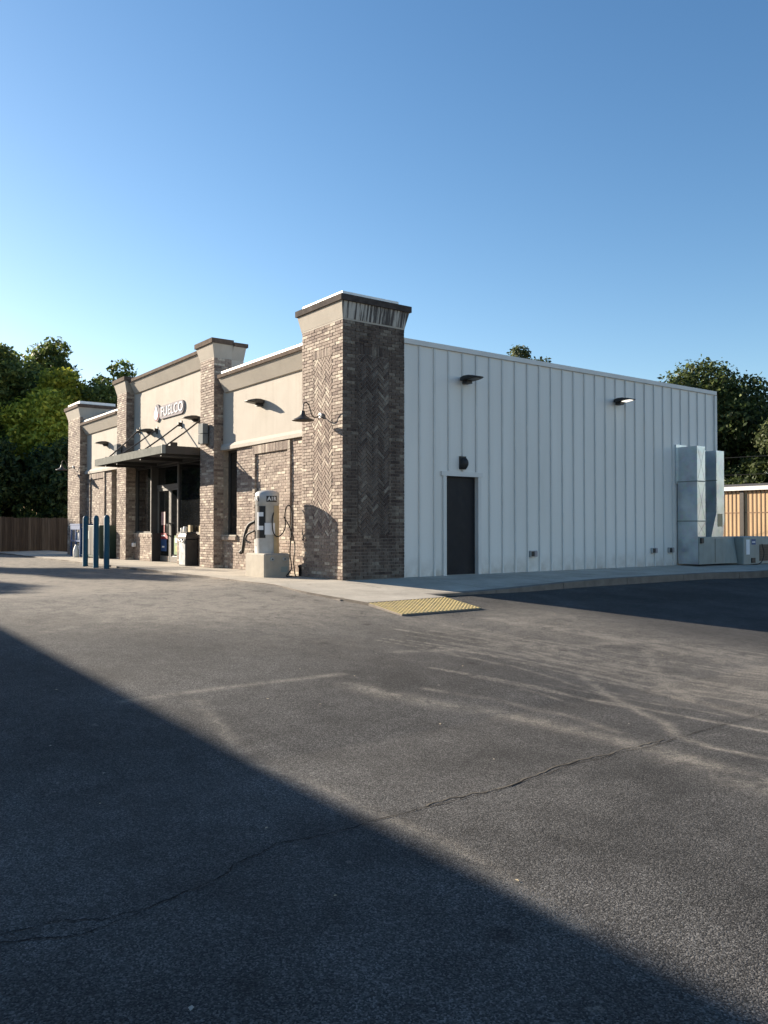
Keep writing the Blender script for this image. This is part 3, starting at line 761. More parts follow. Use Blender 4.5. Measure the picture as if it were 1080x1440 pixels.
def sback(m):
    x0, x1, zc, h, tl = -10.52, -8.6, 4.66, .20, 0.0
    pts = []
    for cx_, sgn in ((x1-h, 1), (x0+h, -1)):
        for k in range(9):
            a = -math.pi/2*sgn + sgn*math.pi*k/8 if sgn > 0 else math.pi/2 + math.pi*k/8
            pts.append((cx_ + h*math.cos(a), zc + h*math.sin(a)))
    n = len(pts); m.add([(x, YW-.001, z) for x, z in pts] + [(x, YW-.045, z) for x, z in pts], [tuple(range(n, 2*n)), ] + [(i, n+i, n+(i+1) % n, (i+1) % n) for i in range(n)], 'sign_grey')
part('backing', sg, sback)
text_mesh('lettering', 'FUELCO', .40, 'label_white', sg, face_y(-9.49, YW-.054, 4.655), .006, .001, 1.12)
def emb(m):
    cx_, cz_ = -10.70, 4.68
    ring = [(cx_+.24*math.cos(2*math.pi*k/28), cz_+.27*math.sin(2*math.pi*k/28)) for k in range(28)]
    n = 28; m.add([(x, YW-.001, z) for x, z in ring] + [(x, YW-.05, z) for x, z in ring], [tuple(range(n, 2*n))] + [(i, n+i, n+(i+1) % n, (i+1) % n) for i in range(n)], 'sign_grey')
    red = [(cx_+.20*math.cos(a), cz_+.23*math.sin(a)) for a in [math.pi*1.15+math.pi*.8*k/14 for k in range(15)]]
    n = 15; m.add([(x, YW-.054, z) for x, z in red], [tuple(range(n))], 'sign_red')
    dr_ = []
    for k in range(24):
        a = 2*math.pi*k/24; r = .155
        x, z = r*math.cos(a), r*math.sin(a) - .05
        if math.sin(a) > 0: x *= (1-math.sin(a))**.6*1.0; z = -.05 + .29*math.sin(a)
        dr_.append((cx_+x-.02, cz_+z))
    n = 24; m.add([(x, YW-.051, z) for x, z in dr_] + [(x, YW-.064, z) for x, z in dr_], [tuple(range(n, 2*n))] + [(i, n+i, n+(i+1) % n, (i+1) % n) for i in range(n)], 'label_white')
part('flame_emblem', sg, emb)

# ------------------------------------------------------------------ wall lamps
def wedge_lamp(name, label, frame, lit=False, group='wedge lamps on the walls', hm='bronze'):
    """frame: function (across, out, up) -> world"""
    f0 = frame; frame = lambda a, o, u: f0(a*.86, o*.9, u*.86)
    base = frame(0, 0, 0); t_ = thing(name, label, 'wall lamp', base, 0, group)
    def hood(m):
        for_r = []
        for o_, zt, zb, w_ in ((0, .015, -.085, .16), (.12, .03, -.085, .20), (.28, .02, -.07, .215), (.42, -.01, -.055, .19), (.52, -.04, -.055, .12)):
            for_r.append([frame(*p) for p in ((-w_, o_, zb), (w_, o_, zb), (w_, o_, zt-.02), (w_*.8, o_, zt), (-w_*.8, o_, zt), (-w_, o_, zt-.02))])
        m.loft(for_r, hm)
    part('hood', t_, hood)
    part('driver_box', t_, lambda m: m.loft([[frame(*p) for p in ((-.09, o_, -.165), (.09, o_, -.165), (.09, o_, -.088), (-.09, o_, -.088))] for o_ in (.002, .17)], 'black_satin'))
    part('lens', t_, lambda m: m.loft([[frame(*p) for p in ((-w_, o_, z-.012), (w_, o_, z-.012), (w_, o_, z), (-w_, o_, z))] for o_, w_, z in ((.22, .12, -.083), (.34, .12, -.068), (.46, .09, -.060))], 'lens_lit' if lit else 'lens'))
    return t_
fr_f = lambda x, z: (lambda a, o, u: (x+a, YW-.002-o*.92, z+u))
fr_s = lambda y, z: (lambda a, o, u: (XW+.035+o*1.1, y+a, z+u))
wedge_lamp('wall_lamp', 'wedge lamp on the cream stucco above the air machine', fr_f(-3.93, 4.22))
wedge_lamp('wall_lamp', 'wedge lamp on the stucco between the sign and the pillar right of the entrance', fr_f(-7.72, 4.24))
wedge_lamp('wall_lamp', 'wedge lamp on the stucco at lower left of the sign, above the canopy', fr_f(-11.25, 4.22))
wedge_lamp('wall_lamp', 'wedge lamp on the left stucco bay, between the far pillar and the second pillar', fr_f(-15.6, 4.2))
wedge_lamp('wall_lamp', 'dark unlit wedge lamp on the white metal wall above the black door', fr_s(3.28, 4.52), hm='black')
wedge_lamp('wall_lamp', 'glowing wedge lamp on the white metal wall, right of the black door', fr_s(8.62, 4.52), True, hm='black')
def goose(label, x, z):
    t_ = thing('gooseneck_lamp', label, 'wall lamp', (x, 0, z), 0, 'gooseneck lamps on the brick pillars')
    part('wall_plate', t_, lambda m: m.loft([[(x+.055*math.cos(k*math.pi/8), y, z+.055*math.sin(k*math.pi/8)) for k in range(16)] for y in (-.012, -.045)], 'white_paint'))
    arm = [(x, -.04, z), (x, -.10, z-.035), (x, -.17, z-.055), (x, -.235, z-.01), (x, -.275, z+.11), (x, -.315, z+.20), (x, -.37, z+.235), (x, -.43, z+.20), (x, -.445, z+.10), (x, -.445, z+.02)]
    part('arm', t_, lambda m: m.tube(bezier(arm, 6), .0125, 'bronze', 10))
    def shade(m):
        c = (x, -.445, z)
        m.lathe([(.035, .06), (.042, .04), (.05, -.01), (.075, -.045), (.13, -.085), (.20, -.115), (.225, -.135), (.228, -.142), (.222, -.142), (.19, -.12), (.11, -.085), (.05, -.05), (.02, -.045)], c, 'bronze', 32)
    part('shade', t_, shade)
goose('black gooseneck lamp on the near corner pillar with the herringbone brick', -.8, 3.50)
goose('black gooseneck lamp on the far left pillar beside the fence', -18.8, 3.50)
def sp(label, x, z0, z1, y):
    t_ = thing('wall_speaker', label, 'speaker', (x, y, z0), 0, 'grey boxes on the entrance pillars')
    zm = (z0+z1)/2
    for a, b in ((z0, zm-.008), (zm+.008, z1)): part('box', t_, lambda m: m.bbox((x-.17, y-.18, a), (x+.13, y-.03, b), 'box_grey', .008))
    part('mount', t_, lambda m: m.box((x-.10, y-.03, z0+.05), (x+.06, y-.006, z1-.05), 'bronze'))
sp('stacked pair of grey boxes on the pillar right of the entrance', -6.5, 3.37, 3.90, 0)
sp('stacked pair of grey boxes on the pillar left of the entrance', -13.35, 3.50, 3.92, 0)
fl_ = thing('door_flood_light', 'small black dome light above the black side door', 'wall lamp', (XW, 3.22, 2.62))
part('backplate', fl_, lambda m: m.box((XW+.0, 3.14, 2.47), (XW+.05, 3.31, 2.76), 'black'))
part('globe', fl_, lambda m: m.loft([[(XW+.05+o_, 3.225+w_*math.cos(k*math.pi/6), 2.60+w_*1.6*math.sin(k*math.pi/6)) for k in range(12)] for o_, w_ in ((0, .085), (.07, .08), (.12, .05), (.14, .015))], 'black_satin', True, True))
for y, lb in ((5.46, 'small dark outlet box low on the metal wall, right of the black door'), (10.17, 'left of the two small outlet boxes low on the wall beside the metal ducts'), (10.93, 'outlet box low on the metal wall, nearest the metal ducts')):
    ob = thing('outlet_box', lb, 'outlet', (XW, y, .53), 0, 'outlet boxes on the metal wall')
    part('box', ob, lambda m: m.bbox((XW+.004, y-.11, .47), (XW+.07, y+.11, .62), 'gal', .006))
    part('cover', ob, lambda m: [m.box((XW+.07, y-.095, .485), (XW+.085, y-.01, .605), 'black'), m.box((XW+.07, y+.01, .485), (XW+.085, y+.095, .605), 'sign_grey')])
ob = thing('outlet_box', 'small white tap box on the low brick wall left of the doors', 'outlet', (-12.7, YW, .6))
part('box', ob, lambda m: m.bbox((-12.72, YW-.10, .55), (-12.56, YW-.012, .68), 'white_paint', .01)); part('cover', ob, lambda m: m.box((-12.70, YW-.11, .57), (-12.58, YW-.1, .66), 'label_white'))

# ------------------------------------------------------------------ air machine
am = thing('air_machine', 'white and black coin air pump on a square concrete base beside the brick wall', 'air pump', (-2.13, -.53, .1))
AX, AY, AR = -2.13, -.55, .25
def abase(m):
    a = (-2.60, -.84, .08); b = (-1.70, -.22, .62); m.bbox(a, b, 'tan_conc', .03)
bse = part('concrete_base', am, abase)
for y in (-.66, -.36):
    part('lock', bse, lambda m: [m.loft([[(-1.70+o_, y+r*math.cos(k*math.pi/8), .5+r*math.sin(k*math.pi/8)) for k in range(16)] for o_, r in ((.0, .045), (.02, .045), (.022, .03))], 'gal'), m.box((-1.685, y-.012, .49), (-1.675, y+.012, .515), 'black')])
part('sticker', bse, lambda m: m.box((-1.702, -.45, .22), (-1.697, -.29, .34), 'unit_grey'))
part('cabinet', am, lambda m: m.lathe([(AR, .62), (AR, 1.66), (AR+.008, 1.665), (AR+.008, 1.90), (AR-.01, 1.925), (AR*.8, 1.955), (AR*.45, 1.975), (.02, 1.985)], (AX, AY, 0), 'machine_silver', 40))
def arc(m, a0, a1, z0, z1, off, mat):
    n = 14; V_ = []
    for k in range(n+1):
        a = R(a0 + (a1-a0)*k/n)
        for z in (z0, z1): V_.append((AX+(AR+off)*math.cos(a), AY+(AR+off)*math.sin(a), z))
    m.add(V_, [(2*k, 2*k+2, 2*k+3, 2*k+1) for k in range(n)], mat)
# angles: -90 faces the lot, 0 faces the side
part('front_panel', am, lambda m: [arc(m, -122, -36, .95, 1.63, .006, 'black'), arc(m, -40, 12, 1.02, 1.27, .007, 'label_white')])
part('side_panel', am, lambda m: arc(m, 5, 75, .62, 1.64, .006, 'beige'))
part('screen', am, lambda m: [arc(m, -82, -46, 1.12, 1.50, .010, 'label_white'), arc(m, -70, -45, 1.21, 1.41, .013, 'black')])
for ac in (-5, -98.5):
    pl_ = part('name_plate', am, lambda m: arc(m, ac-27, ac+27, 1.72, 1.85, .014, 'black'))
    for k, ch in enumerate('AIR'):
        a = R(ac + (k-1)*14.); rr2 = AR + .018
        mt = Matrix.Translation((AX+rr2*math.cos(a), AY+rr2*math.sin(a), 1.785)) @ Matrix.Rotation(a+math.pi/2, 4, 'Z') @ Matrix.Rotation(math.pi/2, 4, 'X')
        text_mesh('letter', ch, .115, 'label_white', pl_, mt, .002, .003)
part('hose', am, lambda m: [m.tube(bezier([(AX+.22, AY+.05, 1.55), (AX+.30, AY-.04, 1.3), (AX+.33, AY-.02, 1.05), (AX+.30, AY+.12, .98), (AX+.28, AY+.28, 1.15), (AX+.20, AY+.33, 1.5), (AX+.22, AY+.40, 1.66), (AX+.26, AY+.46, 1.5), (AX+.30, AY+.42, 1.0), (AX+.36, AY+.36, .62), (AX+.46, AY+.34, .3), (AX+.5, AY+.2, .14), (AX+.58, AY+.3, .14)], 8), .013, 'hose')])
part('hose', am, lambda m: [m.tube(bezier([(AX+.20, AY+.30, 1.4), (AX+.30, AY+.40, 1.15), (AX+.32, AY+.5, .8), (AX+.42, AY+.42, .45), (AX+.5, AY+.40, .2), (AX+.62, AY+.36, .13)], 8), .012, 'hose')])
part('vacuum_hose', am, lambda m: [m.tube(bezier([(AX-.18, AY-.2, 1.30), (AX-.36, AY-.26, 1.22), (AX-.50, AY-.28, 1.0), (AX-.56, AY-.28, .8), (AX-.64, AY-.27, .62)], 8), .038, 'hose'),
     m.tube(bezier([(AX-.1, AY-.26, 1.10), (AX-.28, AY-.33, 1.02), (AX-.33, AY-.34, .9), (AX-.2, AY-.3, .84)], 8), .022, 'hose'), m.tube([(AX-.60, AY-.27, .70), (AX-.72, AY-.27, .62)], [.035, .05], 'hose')])
part('coin_box', am, lambda m: m.bbox((AX-.40, AY-.10, .62), (AX-.235, AY+.12, .92), 'white_paint', .01))
# hydrant-like post behind it
hp = thing('utility_stub', 'short dark pipe stub on the walkway between air pump and corner pillar', 'pipe', (-1.75, .1, .1))
part('pipe', hp, lambda m: m.lathe([(.06, .1), (.06, .30), (.075, .31), (.075, .35), (.03, .37)], (-1.75, .08, 0), 'black', 14)); part('flange', hp, lambda m: m.lathe([(.10, .1), (.10, .125)], (-1.75, .08, 0), 'black_satin', 14))

# ------------------------------------------------------------------ trash can and things on the sill
tc_ = thing('trash_can', 'dark square trash can with pale front beside the entrance pillar', 'trash can', (-7.85, .06, .11))
part('body', tc_, lambda m: m.bbox((-8.10, -.12, .11), (-7.60, .24, .86), 'black_satin', .03))
part('front_panel', tc_, lambda m: m.box((-8.06, -.128, .15), (-7.64, -.1195, .82), 'gal'))
part('lid', tc_, lambda m: [m.loft([[(-7.85+sx*w_, .06+sy*d_, z) for sx, sy in ((-1,-1),(1,-1),(1,1),(-1,1))] for w_, d_, z in ((.265, .195, .861), (.265, .195, .92), (.22, .16, 1.0), (.10, .08, 1.05))], 'black_satin')])
part('bag_edge', tc_, lambda m: m.tube(bezier([(-8.07, -.14, .85), (-7.95, -.15, .80), (-7.85, -.14, .84), (-7.75, -.16, .77), (-7.65, -.14, .85)], 6), .02, 'white_paint'))
for x, h, r, mt, lb, cat, nm in ((-8.85, .16, .05, 'white_paint', 'short white cylinder standing on the sill left of the others', 'container', 'container'), (-8.62, .20, .06, 'white_paint', 'tall white cylinder standing on the sill by the door', 'container', 'container')):
    o = MB(); o.lathe([(r*.9, 0), (r, .01), (r, h-.02), (r*.8, h), (.01, h+.002)], (x, .29, 1.0), mt, 18); tag(o.build(nm), lb, cat, 'containers on the window sill')
for x, h, lb in ((-8.3, .24, 'beige carton on the window sill beside the white cylinders'), (-7.55, .22, 'beige carton on the window sill nearest the entrance pillar')):
    o = MB(); o.bbox((x, .235, 1.0), (x+.16, .315, 1.0+h), 'beige', .006); tag(o.build('carton'), lb, 'carton', 'cartons on the window sill')

# ------------------------------------------------------------------ bollards
for (x, y, lb) in ((-10.40, -1.99, 'leftmost of the three tall blue bollards'), (-9.38, -2.0, 'middle one of the three tall blue bollards'), (-8.42, -2.01, 'rightmost of the three tall blue bollards, nearest the doors')):
    o = MB(); z0 = G(x, y)
    o.lathe([(.078, -.02), (.078, .02), (.074, .03), (.074, 1.36), (.062, 1.41), (.035, 1.44), (.005, 1.45)], (x, y, z0), 'blue', 20)
    tag(o.build('bollard'), lb, 'bollard', 'tall blue bollards in front of the store')

# ------------------------------------------------------------------ propane cage, green cabinet
pc = thing('propane_cage', 'blue and white gas cylinder cage against the far brick bay', 'gas cage', (-17.0, -.1, .12))
PX0, PX1, PY0, PY1, PZ0, PZ1 = -17.65, -16.45, -.42, .15, .12, 1.26
def pframe(m):
    for x in (PX0, (PX0+PX1)/2-.02, PX1-.05):
        for y in (PY0, PY1-.05): m.box((x, y, PZ0), (x+.05, y+.05, PZ1), 'royal')
    for z in (PZ0+.02, (PZ0+PZ1)/2-.03, PZ1-.10):
        m.box((PX0+.05, PY0+.005, z), (PX1-.05, PY0+.045, z+.06), 'royal'); m.box((PX0+.05, PY0+.05, z), (PX1-.05, PY1-.01, z+.02), 'gal')
    m.box((PX0-.02, PY0-.02, PZ1), (PX1+.02, PY1+.02, PZ1+.05), 'royal')
part('frame', pc, pframe)
part('side_panel', pc, lambda m: m.box((PX1-.045, PY0+.05, PZ0+.1), (PX1-.03, PY1-.05, PZ1-.1), 'royal'))
part('header', pc, lambda m: m.box((PX0, PY0-.01, PZ1-.16), (PX1, PY0-.003, PZ1-.001), 'royal'))
for zz in (PZ0+.04, PZ0+.57):
    for x in (PX0+.2, PX0+.46, PX0+.76, PX0+1.02):
        part('gas_cylinder', pc, lambda m: m.lathe([(.10, 0), (.125, .04), (.125, .30), (.09, .36), (.05, .37), (.07, .38), (.07, .45), (.02, .45)], (x, PY0+.27, zz), 'white_paint', 14))
gc = thing('storage_cabinet', 'dark green storage cabinet on the walkway left of the second pillar', 'cabinet', (-15.2, -.1, .12))
part('body', gc, lambda m: m.bbox((-16.05, -.40, .16), (-14.3, .18, 1.25), 'dk_green', .02))
part('door_panel', gc, lambda m: [m.box((-15.98, -.415, .24), (-15.2, -.402, 1.18), 'black_satin'), m.box((-15.15, -.415, .24), (-14.36, -.402, 1.18), 'black_satin')])
part('base', gc, lambda m: m.box((-16.0, -.36, .10), (-14.35, .14, .159), 'black')); part('label_plate', gc, lambda m: m.box((-15.6, -.422, .78), (-15.35, -.416, 1.06), 'unit_grey'))
jg = MB(); jg.lathe([(.09, 0), (.10, .02), (.095, .25), (.05, .38), (.035, .40), (.035, .45), (.005, .455)], (-16.22, -.62, .12), 'white_paint', 16)
tag(jg.build('jug'), 'white jug standing between the gas cage and the green cabinet', 'jug')

# ------------------------------------------------------------------ ducts and unit
hv = thing('air_handler', 'grey ground mounted air handler with two tall galvanised ducts up the metal wall', 'air conditioner', (.4, 12.5, .05))
XD = .60
def duct(prof, zs):
    d = part('duct', hv, lambda m: [m.extr(prof, 'x', XW+.05, XD, 'gal_sheet')] + [m.tube([(XD-.001, ya, za), (XD-.001, yb, zb)], .005, 'unit_grey', 4)
        for z0, z1 in zip(zs[:-1], zs[1:]) if z0 > 1.5 or len(prof) == 4 for (ya, za, yb, zb) in ((prof[-1][0]+.03, z0+.05, prof[-2][0]-.03, z1-.05), (prof[-1][0]+.03, z1-.05, prof[-2][0]-.03, z0+.05))])
    ya, yb = prof[-1][0], prof[-2][0]
    for z in zs[1:-1]: part('flange', d, lambda m: m.box((XW+.04, ya-.018, z-.016), (XD+.018, yb+.018, z+.016), 'unit_grey'))
    return d
duct([(11.25, .92), (11.63, .92), (11.63, 3.42), (11.25, 3.42)], [.92, 1.35, 2.45, 3.42])
d2 = duct([(11.90, .90), (12.50, .90), (12.56, 1.36), (12.56, 3.34), (12.17, 3.34), (12.17, 1.60)], [1.62, 2.5, 3.34])
part('patch', d2, lambda m: m.box((XD+.002, 12.22, 1.2), (XD+.006, 12.46, 1.56), 'beige'))
for a_, b_, c_, e_ in ((11.19, 11.69, 2.40, 3.50), (12.10, 12.62, 2.4, 3.42)): part('wall_collar', hv, lambda m: m.box((XW+.002, a_, c_), (XW+.048, b_, e_), 'gal_sheet'))
part('plenum', hv, lambda m: m.box((XW+.05, 11.25, .16), (XD+.005, 11.261, .918), 'gal_sheet'))
part('cabinet', hv, lambda m: [m.bbox((.30, 11.262, .16), (XD+.04, 13.0, .915), 'unit_grey', .012), m.add([(XD+.04, 12.62, .86), (XD+.04, 12.96, .86), (XD+.16, 12.96, .16), (XD+.04, 12.50, .16), (XD+.04, 12.96, .16)], [(0, 3, 2, 1), (1, 2, 4)], 'unit_grey'),
    m.box((XD+.041, 11.9, .87), (XD+.05, 12.95, .885), 'gal'), m.box((XD+.041, 12.02, .20), (XD+.046, 12.03, .86), 'black_satin')])
cd = part('condenser', hv, lambda m: [m.bbox((-.02, 13.02, .12), (XD+.30, 13.75, .91), 'unit_grey', .02), m.bbox((-.02, 13.76, .12), (XD+.26, 14.9, .91), 'unit_grey', .02)])
part('label_plate', cd, lambda m: m.box((XD+.302, 13.16, .40), (XD+.306, 13.34, .83), 'label_white'))
part('label_plate', cd, lambda m: [m.box((XD+.302, 13.44, .68), (XD+.306, 13.66, .84), 'royal'), m.box((XD+.306, 13.47, .74), (XD+.308, 13.63, .77), 'label_white')])
part('conduit', hv, lambda m: m.tube(bezier([(XD+.36, 13.9, .7), (XD+.42, 13.9, .4), (XD+.40, 13.7, .14), (XD+.2, 13.4, .12)], 6), .014, 'hose'))
part('vent', cd, lambda m: [m.box((XD+.262, 13.95, .22+.05*k), (XD+.275, 14.6, .245+.05*k), 'black_satin') for k in range(9)] + [m.box((XD+.255, 13.93, .20), (XD+.263, 14.62, .68), 'bronze')])
part('service_port', cd, lambda m: m.box((XD+.30, 13.42, .16), (XD+.33, 13.6, .30), 'black'))
part('drip_tray', hv, lambda m: m.box((-.02, 11.2, .06), (XD+.1, 14.9, .118), 'kerb'))
part('thermostat', hv, lambda m: m.bbox((XD+.042, 11.29, .74), (XD+.09, 11.42, .89), 'black', .01))
for k, (x, y, s_) in enumerate(((1.35, 14.1, .18), (1.2, 14.6, .13))):
    o = MB(); pts = [(x+s_*(1+.3*math.sin(3*a+k))*math.cos(a), y+s_*.8*(1+.25*math.cos(2*a))*math.sin(a)) for a in [2*math.pi*q/11 for q in range(11)]]
    zz = S(x, y) if k else S(x, y)
    o.loft([[(px, py, zz+.004) for px, py in pts], [(x+(px-x)*.75, y+(py-y)*.75, zz+.04) for px, py in pts]], 'label_white')
    tag(o.build('litter'), ('larger' if k == 0 else 'smaller') + ' crumpled white scrap on the walkway beside the air handler', 'litter', 'paper scraps by the air handler')
dc = thing('waste_container', 'dark blue waste container at the right edge beyond the air handler', 'container', (3.2, 11.5, -.06))
part('body', dc, lambda m: m.loft([[(2.9-t_, 12.0-t_, z), (4.2+t_, 12.0-t_, z), (4.2+t_, 13.2+t_, z), (2.9-t_, 13.2+t_, z)] for t_, z in ((0, -.06), (.04, .95))], 'dark_door'))
part('lid', dc, lambda m: m.extr([(11.93, .955), (13.27, .955), (13.27, 1.1), (11.93, 1.0)], 'x', 2.83, 4.27, 'black_satin'))

# ------------------------------------------------------------------ fence
def fence(label, A, B, h, zf):
    t_ = thing('wood_fence', label, 'fence', (A[0], A[1], zf)); a, b = Vector((*A, 0)), Vector((*B, 0)); L = (b-a).length; d = (b-a)/L; n = Vector((d.y, -d.x, 0))
    def pk(m):
        k = 0.
        while k < L:
            w_ = .135; hh_ = h + random.uniform(-.025, .025); p, q = a + d*k, a + d*(k+w_); o_ = n*(.02 + random.uniform(-.004, .004)); i_ = n*(.0)
            V_ = []
            for zz in (0, hh_-.035):
                V_ += [p+o_, q+o_, q+i_, p+i_]; 
                for r in range(4): V_[-4+r] = V_[-4+r] + Vector((0, 0, zf+zz))
            for r, s_ in ((p+d*.03+o_, 0), (q-d*.03+o_, 0), (q-d*.03+i_, 0), (p+d*.03+i_, 0)): V_.append(r+Vector((0, 0, zf+hh_)))
            m.add(V_, [(0,1,5,4),(1,2,6,5),(2,3,7,6),(3,0,4,7),(4,5,9,8),(5,6,10,9),(6,7,11,10),(7,4,8,11),(8,9,10,11)], 'fence'); k += w_+.008
    part('pickets', t_, pk)
    def rl(m):
        for z in (.3, h/2, h-.3):
            c1, c2 = a - n*.045, b - n*.045
            m.add([c1+n*.04+Vector((0,0,zf+z)), c2+n*.04+Vector((0,0,zf+z)), c2+n*.04+Vector((0,0,zf+z+.09)), c1+n*.04+Vector((0,0,zf+z+.09)), c1+Vector((0,0,zf+z)), c2+Vector((0,0,zf+z)), c2+Vector((0,0,zf+z+.09)), c1+Vector((0,0,zf+z+.09))], [(0,1,2,3),(7,6,5,4),(3,2,6,7),(0,4,5,1)], 'fence')
    part('rail', t_, rl)
    for k in np.arange(.1, L, 2.4):
        c = a + d*float(k) - n*.10; part('post', t_, lambda m: m.box((c.x-.045, c.y-.045, zf), (c.x+.045, c.y+.045, zf+h-.1), 'fence'))
fence('brown weathered plank fence below the trees left of the store', (-23.6, -5.4), (-28.0, 5.8), 1.71, -.08)

# ------------------------------------------------------------------ neighbour building
nb = thing('neighbour_building', 'low tan ribbed metal building with white eave behind the air handler', 'building', (-4, 32, 0))
NY = 29.2
part('wall', nb, lambda m: m.box((-16, NY, -.3), (8, NY+7, 3.0), 'tan_metal'))
def nribs(m):
    x = -15.9
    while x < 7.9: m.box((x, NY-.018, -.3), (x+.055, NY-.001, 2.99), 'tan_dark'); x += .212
part('rib', nb, nribs)
part('eave', nb, lambda m: m.box((-16.3, NY-.22, 3.0), (8.3, NY+.0, 3.20), 'white_paint'))
part('roof', nb, lambda m: m.extr([(NY-.23, 3.201), (NY+3.5, 3.52), (NY+7.5, 3.20)], 'x', -16.4, 8.4, 'roof_dark'))
part('downspout', nb, lambda m: m.box((-8.62, NY-.09, -.3), (-8.42, NY-.03, 2.97), 'bronze'))
part('seam', nb, lambda m: m.box((-16, NY-.024, 1.89), (8, NY-.019, 1.925), 'tan_dark'))
for z, sag, lb in ((4.55, .1, 'upper of the thin cables crossing in front of the right hand trees'), (3.75, .12, 'lower of the thin cables crossing in front of the right hand trees')):
    o = MB(); o.tube([(-22+30*k/16, 24+6*k/16, z - sag*math.sin(math.pi*k/16)) for k in range(17)], .012, 'hose', 5); tag(o.build('cable'), lb, 'cable', 'cables behind the store')

# ------------------------------------------------------------------ trees
def tree(label, x, y, h, rad, leaf, n_cl=26, n_leaf=15000, ls=.30, base=.22, seed=1, zf=0., name='tree', group=None, squash=1., wob=.55):
    rg = np.random.default_rng(seed); rp = random.Random(seed)
    t_ = thing(name, label, 'tree', (x, y, zf), 0, group)
    ch = h*(1-base); cz = zf + h*base + ch/2
    cl = []
    for k in range(n_cl):
        for _ in range(50):
            p = rg.uniform(-1, 1, 3)
            q = np.linalg.norm(p)
            if .25 < q < .96: break
        wz = 1 - .35*max(0, p[2])
        r_ = rad*rg.uniform(.22, .42)*(1.08 - .35*abs(p[2]))
        cl.append((x + p[0]*(rad - r_*.6)*wz*(1+wob*.15*rg.normal()), y + p[1]*(rad - r_*.6)*wz, cz + p[2]*(ch/2 - r_*.55*squash), r_))
    def trunk(m):
        zt = cz - ch*.1
        pts = [(x + .12*math.sin(k*1.3+seed)*k/4, y + .1*math.cos(k*1.7+seed)*k/4, zf - .2 + (zt-zf+.2)*k/5) for k in range(6)]
        r0 = .022*h + .05; m.tube(pts, [r0*1.25, r0, r0*.85, r0*.72, r0*.6, r0*.45], 'bark', 10)
        for (cx_, cy_, cz_, r_) in cl[::2]:
            k = rp.choice((2, 3, 4, 5)); s_ = Vector(pts[k]); e_ = Vector((cx_, cy_, cz_)); md = s_.lerp(e_, .5) + Vector((rp.uniform(-.3, .3), rp.uniform(-.3, .3), .25*r_))
            m.tube([s_, md, e_], [r0*.32, r0*.2, r0*.07], 'bark', 6)
    part('trunk', t_, trunk)
    w_ = np.array([c[3]**2 for c in cl]); w_ = w_/w_.sum()
    ci = rg.choice(len(cl), n_leaf, p=w_); C_ = np.array(cl)[ci]
    d = rg.normal(size=(n_leaf, 3)); d /= np.linalg.norm(d, axis=1)[:, None]
    rr3 = C_[:, 3]*(rg.uniform(.25, 1.0, n_leaf)**.45)*(1+.13*rg.normal(size=n_leaf))
    pos = C_[:, :3] + d*rr3[:, None]*np.array([1, 1, .8])
    nrm = d*.6 + rg.normal(size=(n_leaf, 3))*.65 + np.array([0, 0, .35]); nrm /= np.linalg.norm(nrm, axis=1)[:, None]
    tx = np.cross(nrm, rg.normal(size=(n_leaf, 3))); tx /= np.linalg.norm(tx, axis=1)[:, None]; ty = np.cross(nrm, tx)
    sz = ls*rg.uniform(.4, 1.5, n_leaf)
    a_, b_ = tx*(sz*.62)[:, None], ty*(sz*.36)[:, None]; cup = nrm*(sz*.12)[:, None]
    V_ = np.stack([pos - a_, pos + b_*.9 - a_*.1 + cup, pos + a_, pos - b_*.9 - a_*.1 + cup], 1).reshape(-1, 3)
    me_ = bpy.data.meshes.new('crown'); me_.vertices.add(len(V_)); me_.vertices.foreach_set('co', V_.ravel())
    n4 = n_leaf*4; me_.loops.add(n4); me_.loops.foreach_set('vertex_index', np.arange(n4))
    me_.polygons.add(n_leaf); me_.polygons.foreach_set('loop_start', np.arange(0, n4, 4)); me_.polygons.foreach_set('loop_total', np.full(n_leaf, 4)); me_.update()
    me_.materials.append(M[leaf])
    o_ = bpy.data.objects.new('crown', me_); COL.objects.link(o_); o_.parent = t_; o_.matrix_parent_inverse = wm(t_).inverted()
    return t_
CAM = Vector((13.69, -9.0, 1.17)); FW = Vector((-.8068, .5908, 0)); RT = Vector((.5908, .8068, 0))
def T(label, x, y, h, rad, leaf, **k): return tree(label, x, y, h, rad, leaf, **k)
GL = 'trees behind the plank fence'
T('tall dark tree at the left edge of the photo behind the fence', -44.0, 1.2, 14.2, 4.8, 'leaf_dark', n_cl=44, n_leaf=34000, seed=3, group=GL, base=.06, ls=.24)
T('yellow green sunlit tree in the middle of the left hand wood', -36.6, 3.9, 10.9, 3.3, 'leaf_yellow', n_cl=40, n_leaf=32000, seed=4, group=GL, base=.12, ls=.21)
T('tall mid green tree rising behind the yellow green one', -43.6, 6.2, 14.3, 4.2, 'leaf_mid', n_cl=40, n_leaf=32000, seed=5, group=GL, base=.06, ls=.24)
T('green tree directly behind the far left pillar of the store', -36.4, 7.6, 11.6, 3.7, 'leaf_mid', n_cl=36, n_leaf=26000, seed=6, group=GL, base=.05, ls=.22)
T('low dark tree just behind the fence at the left edge', -34.0, -1.6, 7.4, 3.6, 'leaf_dark', n_cl=36, n_leaf=24000, seed=7, group=GL, base=.03, ls=.2)
T('low dark bushy tree filling the gap between fence and far pillar', -31.2, 3.0, 6.4, 3.0, 'leaf_dark', n_cl=34, n_leaf=22000, seed=8, group=GL, base=.03, ls=.2)
T('feathery tree showing above the left end of the store parapet', -41.0, 10.6, 11.6, 4.0, 'leaf_mid', n_cl=26, n_leaf=15000, seed=9, group=GL, base=.1, ls=.22)
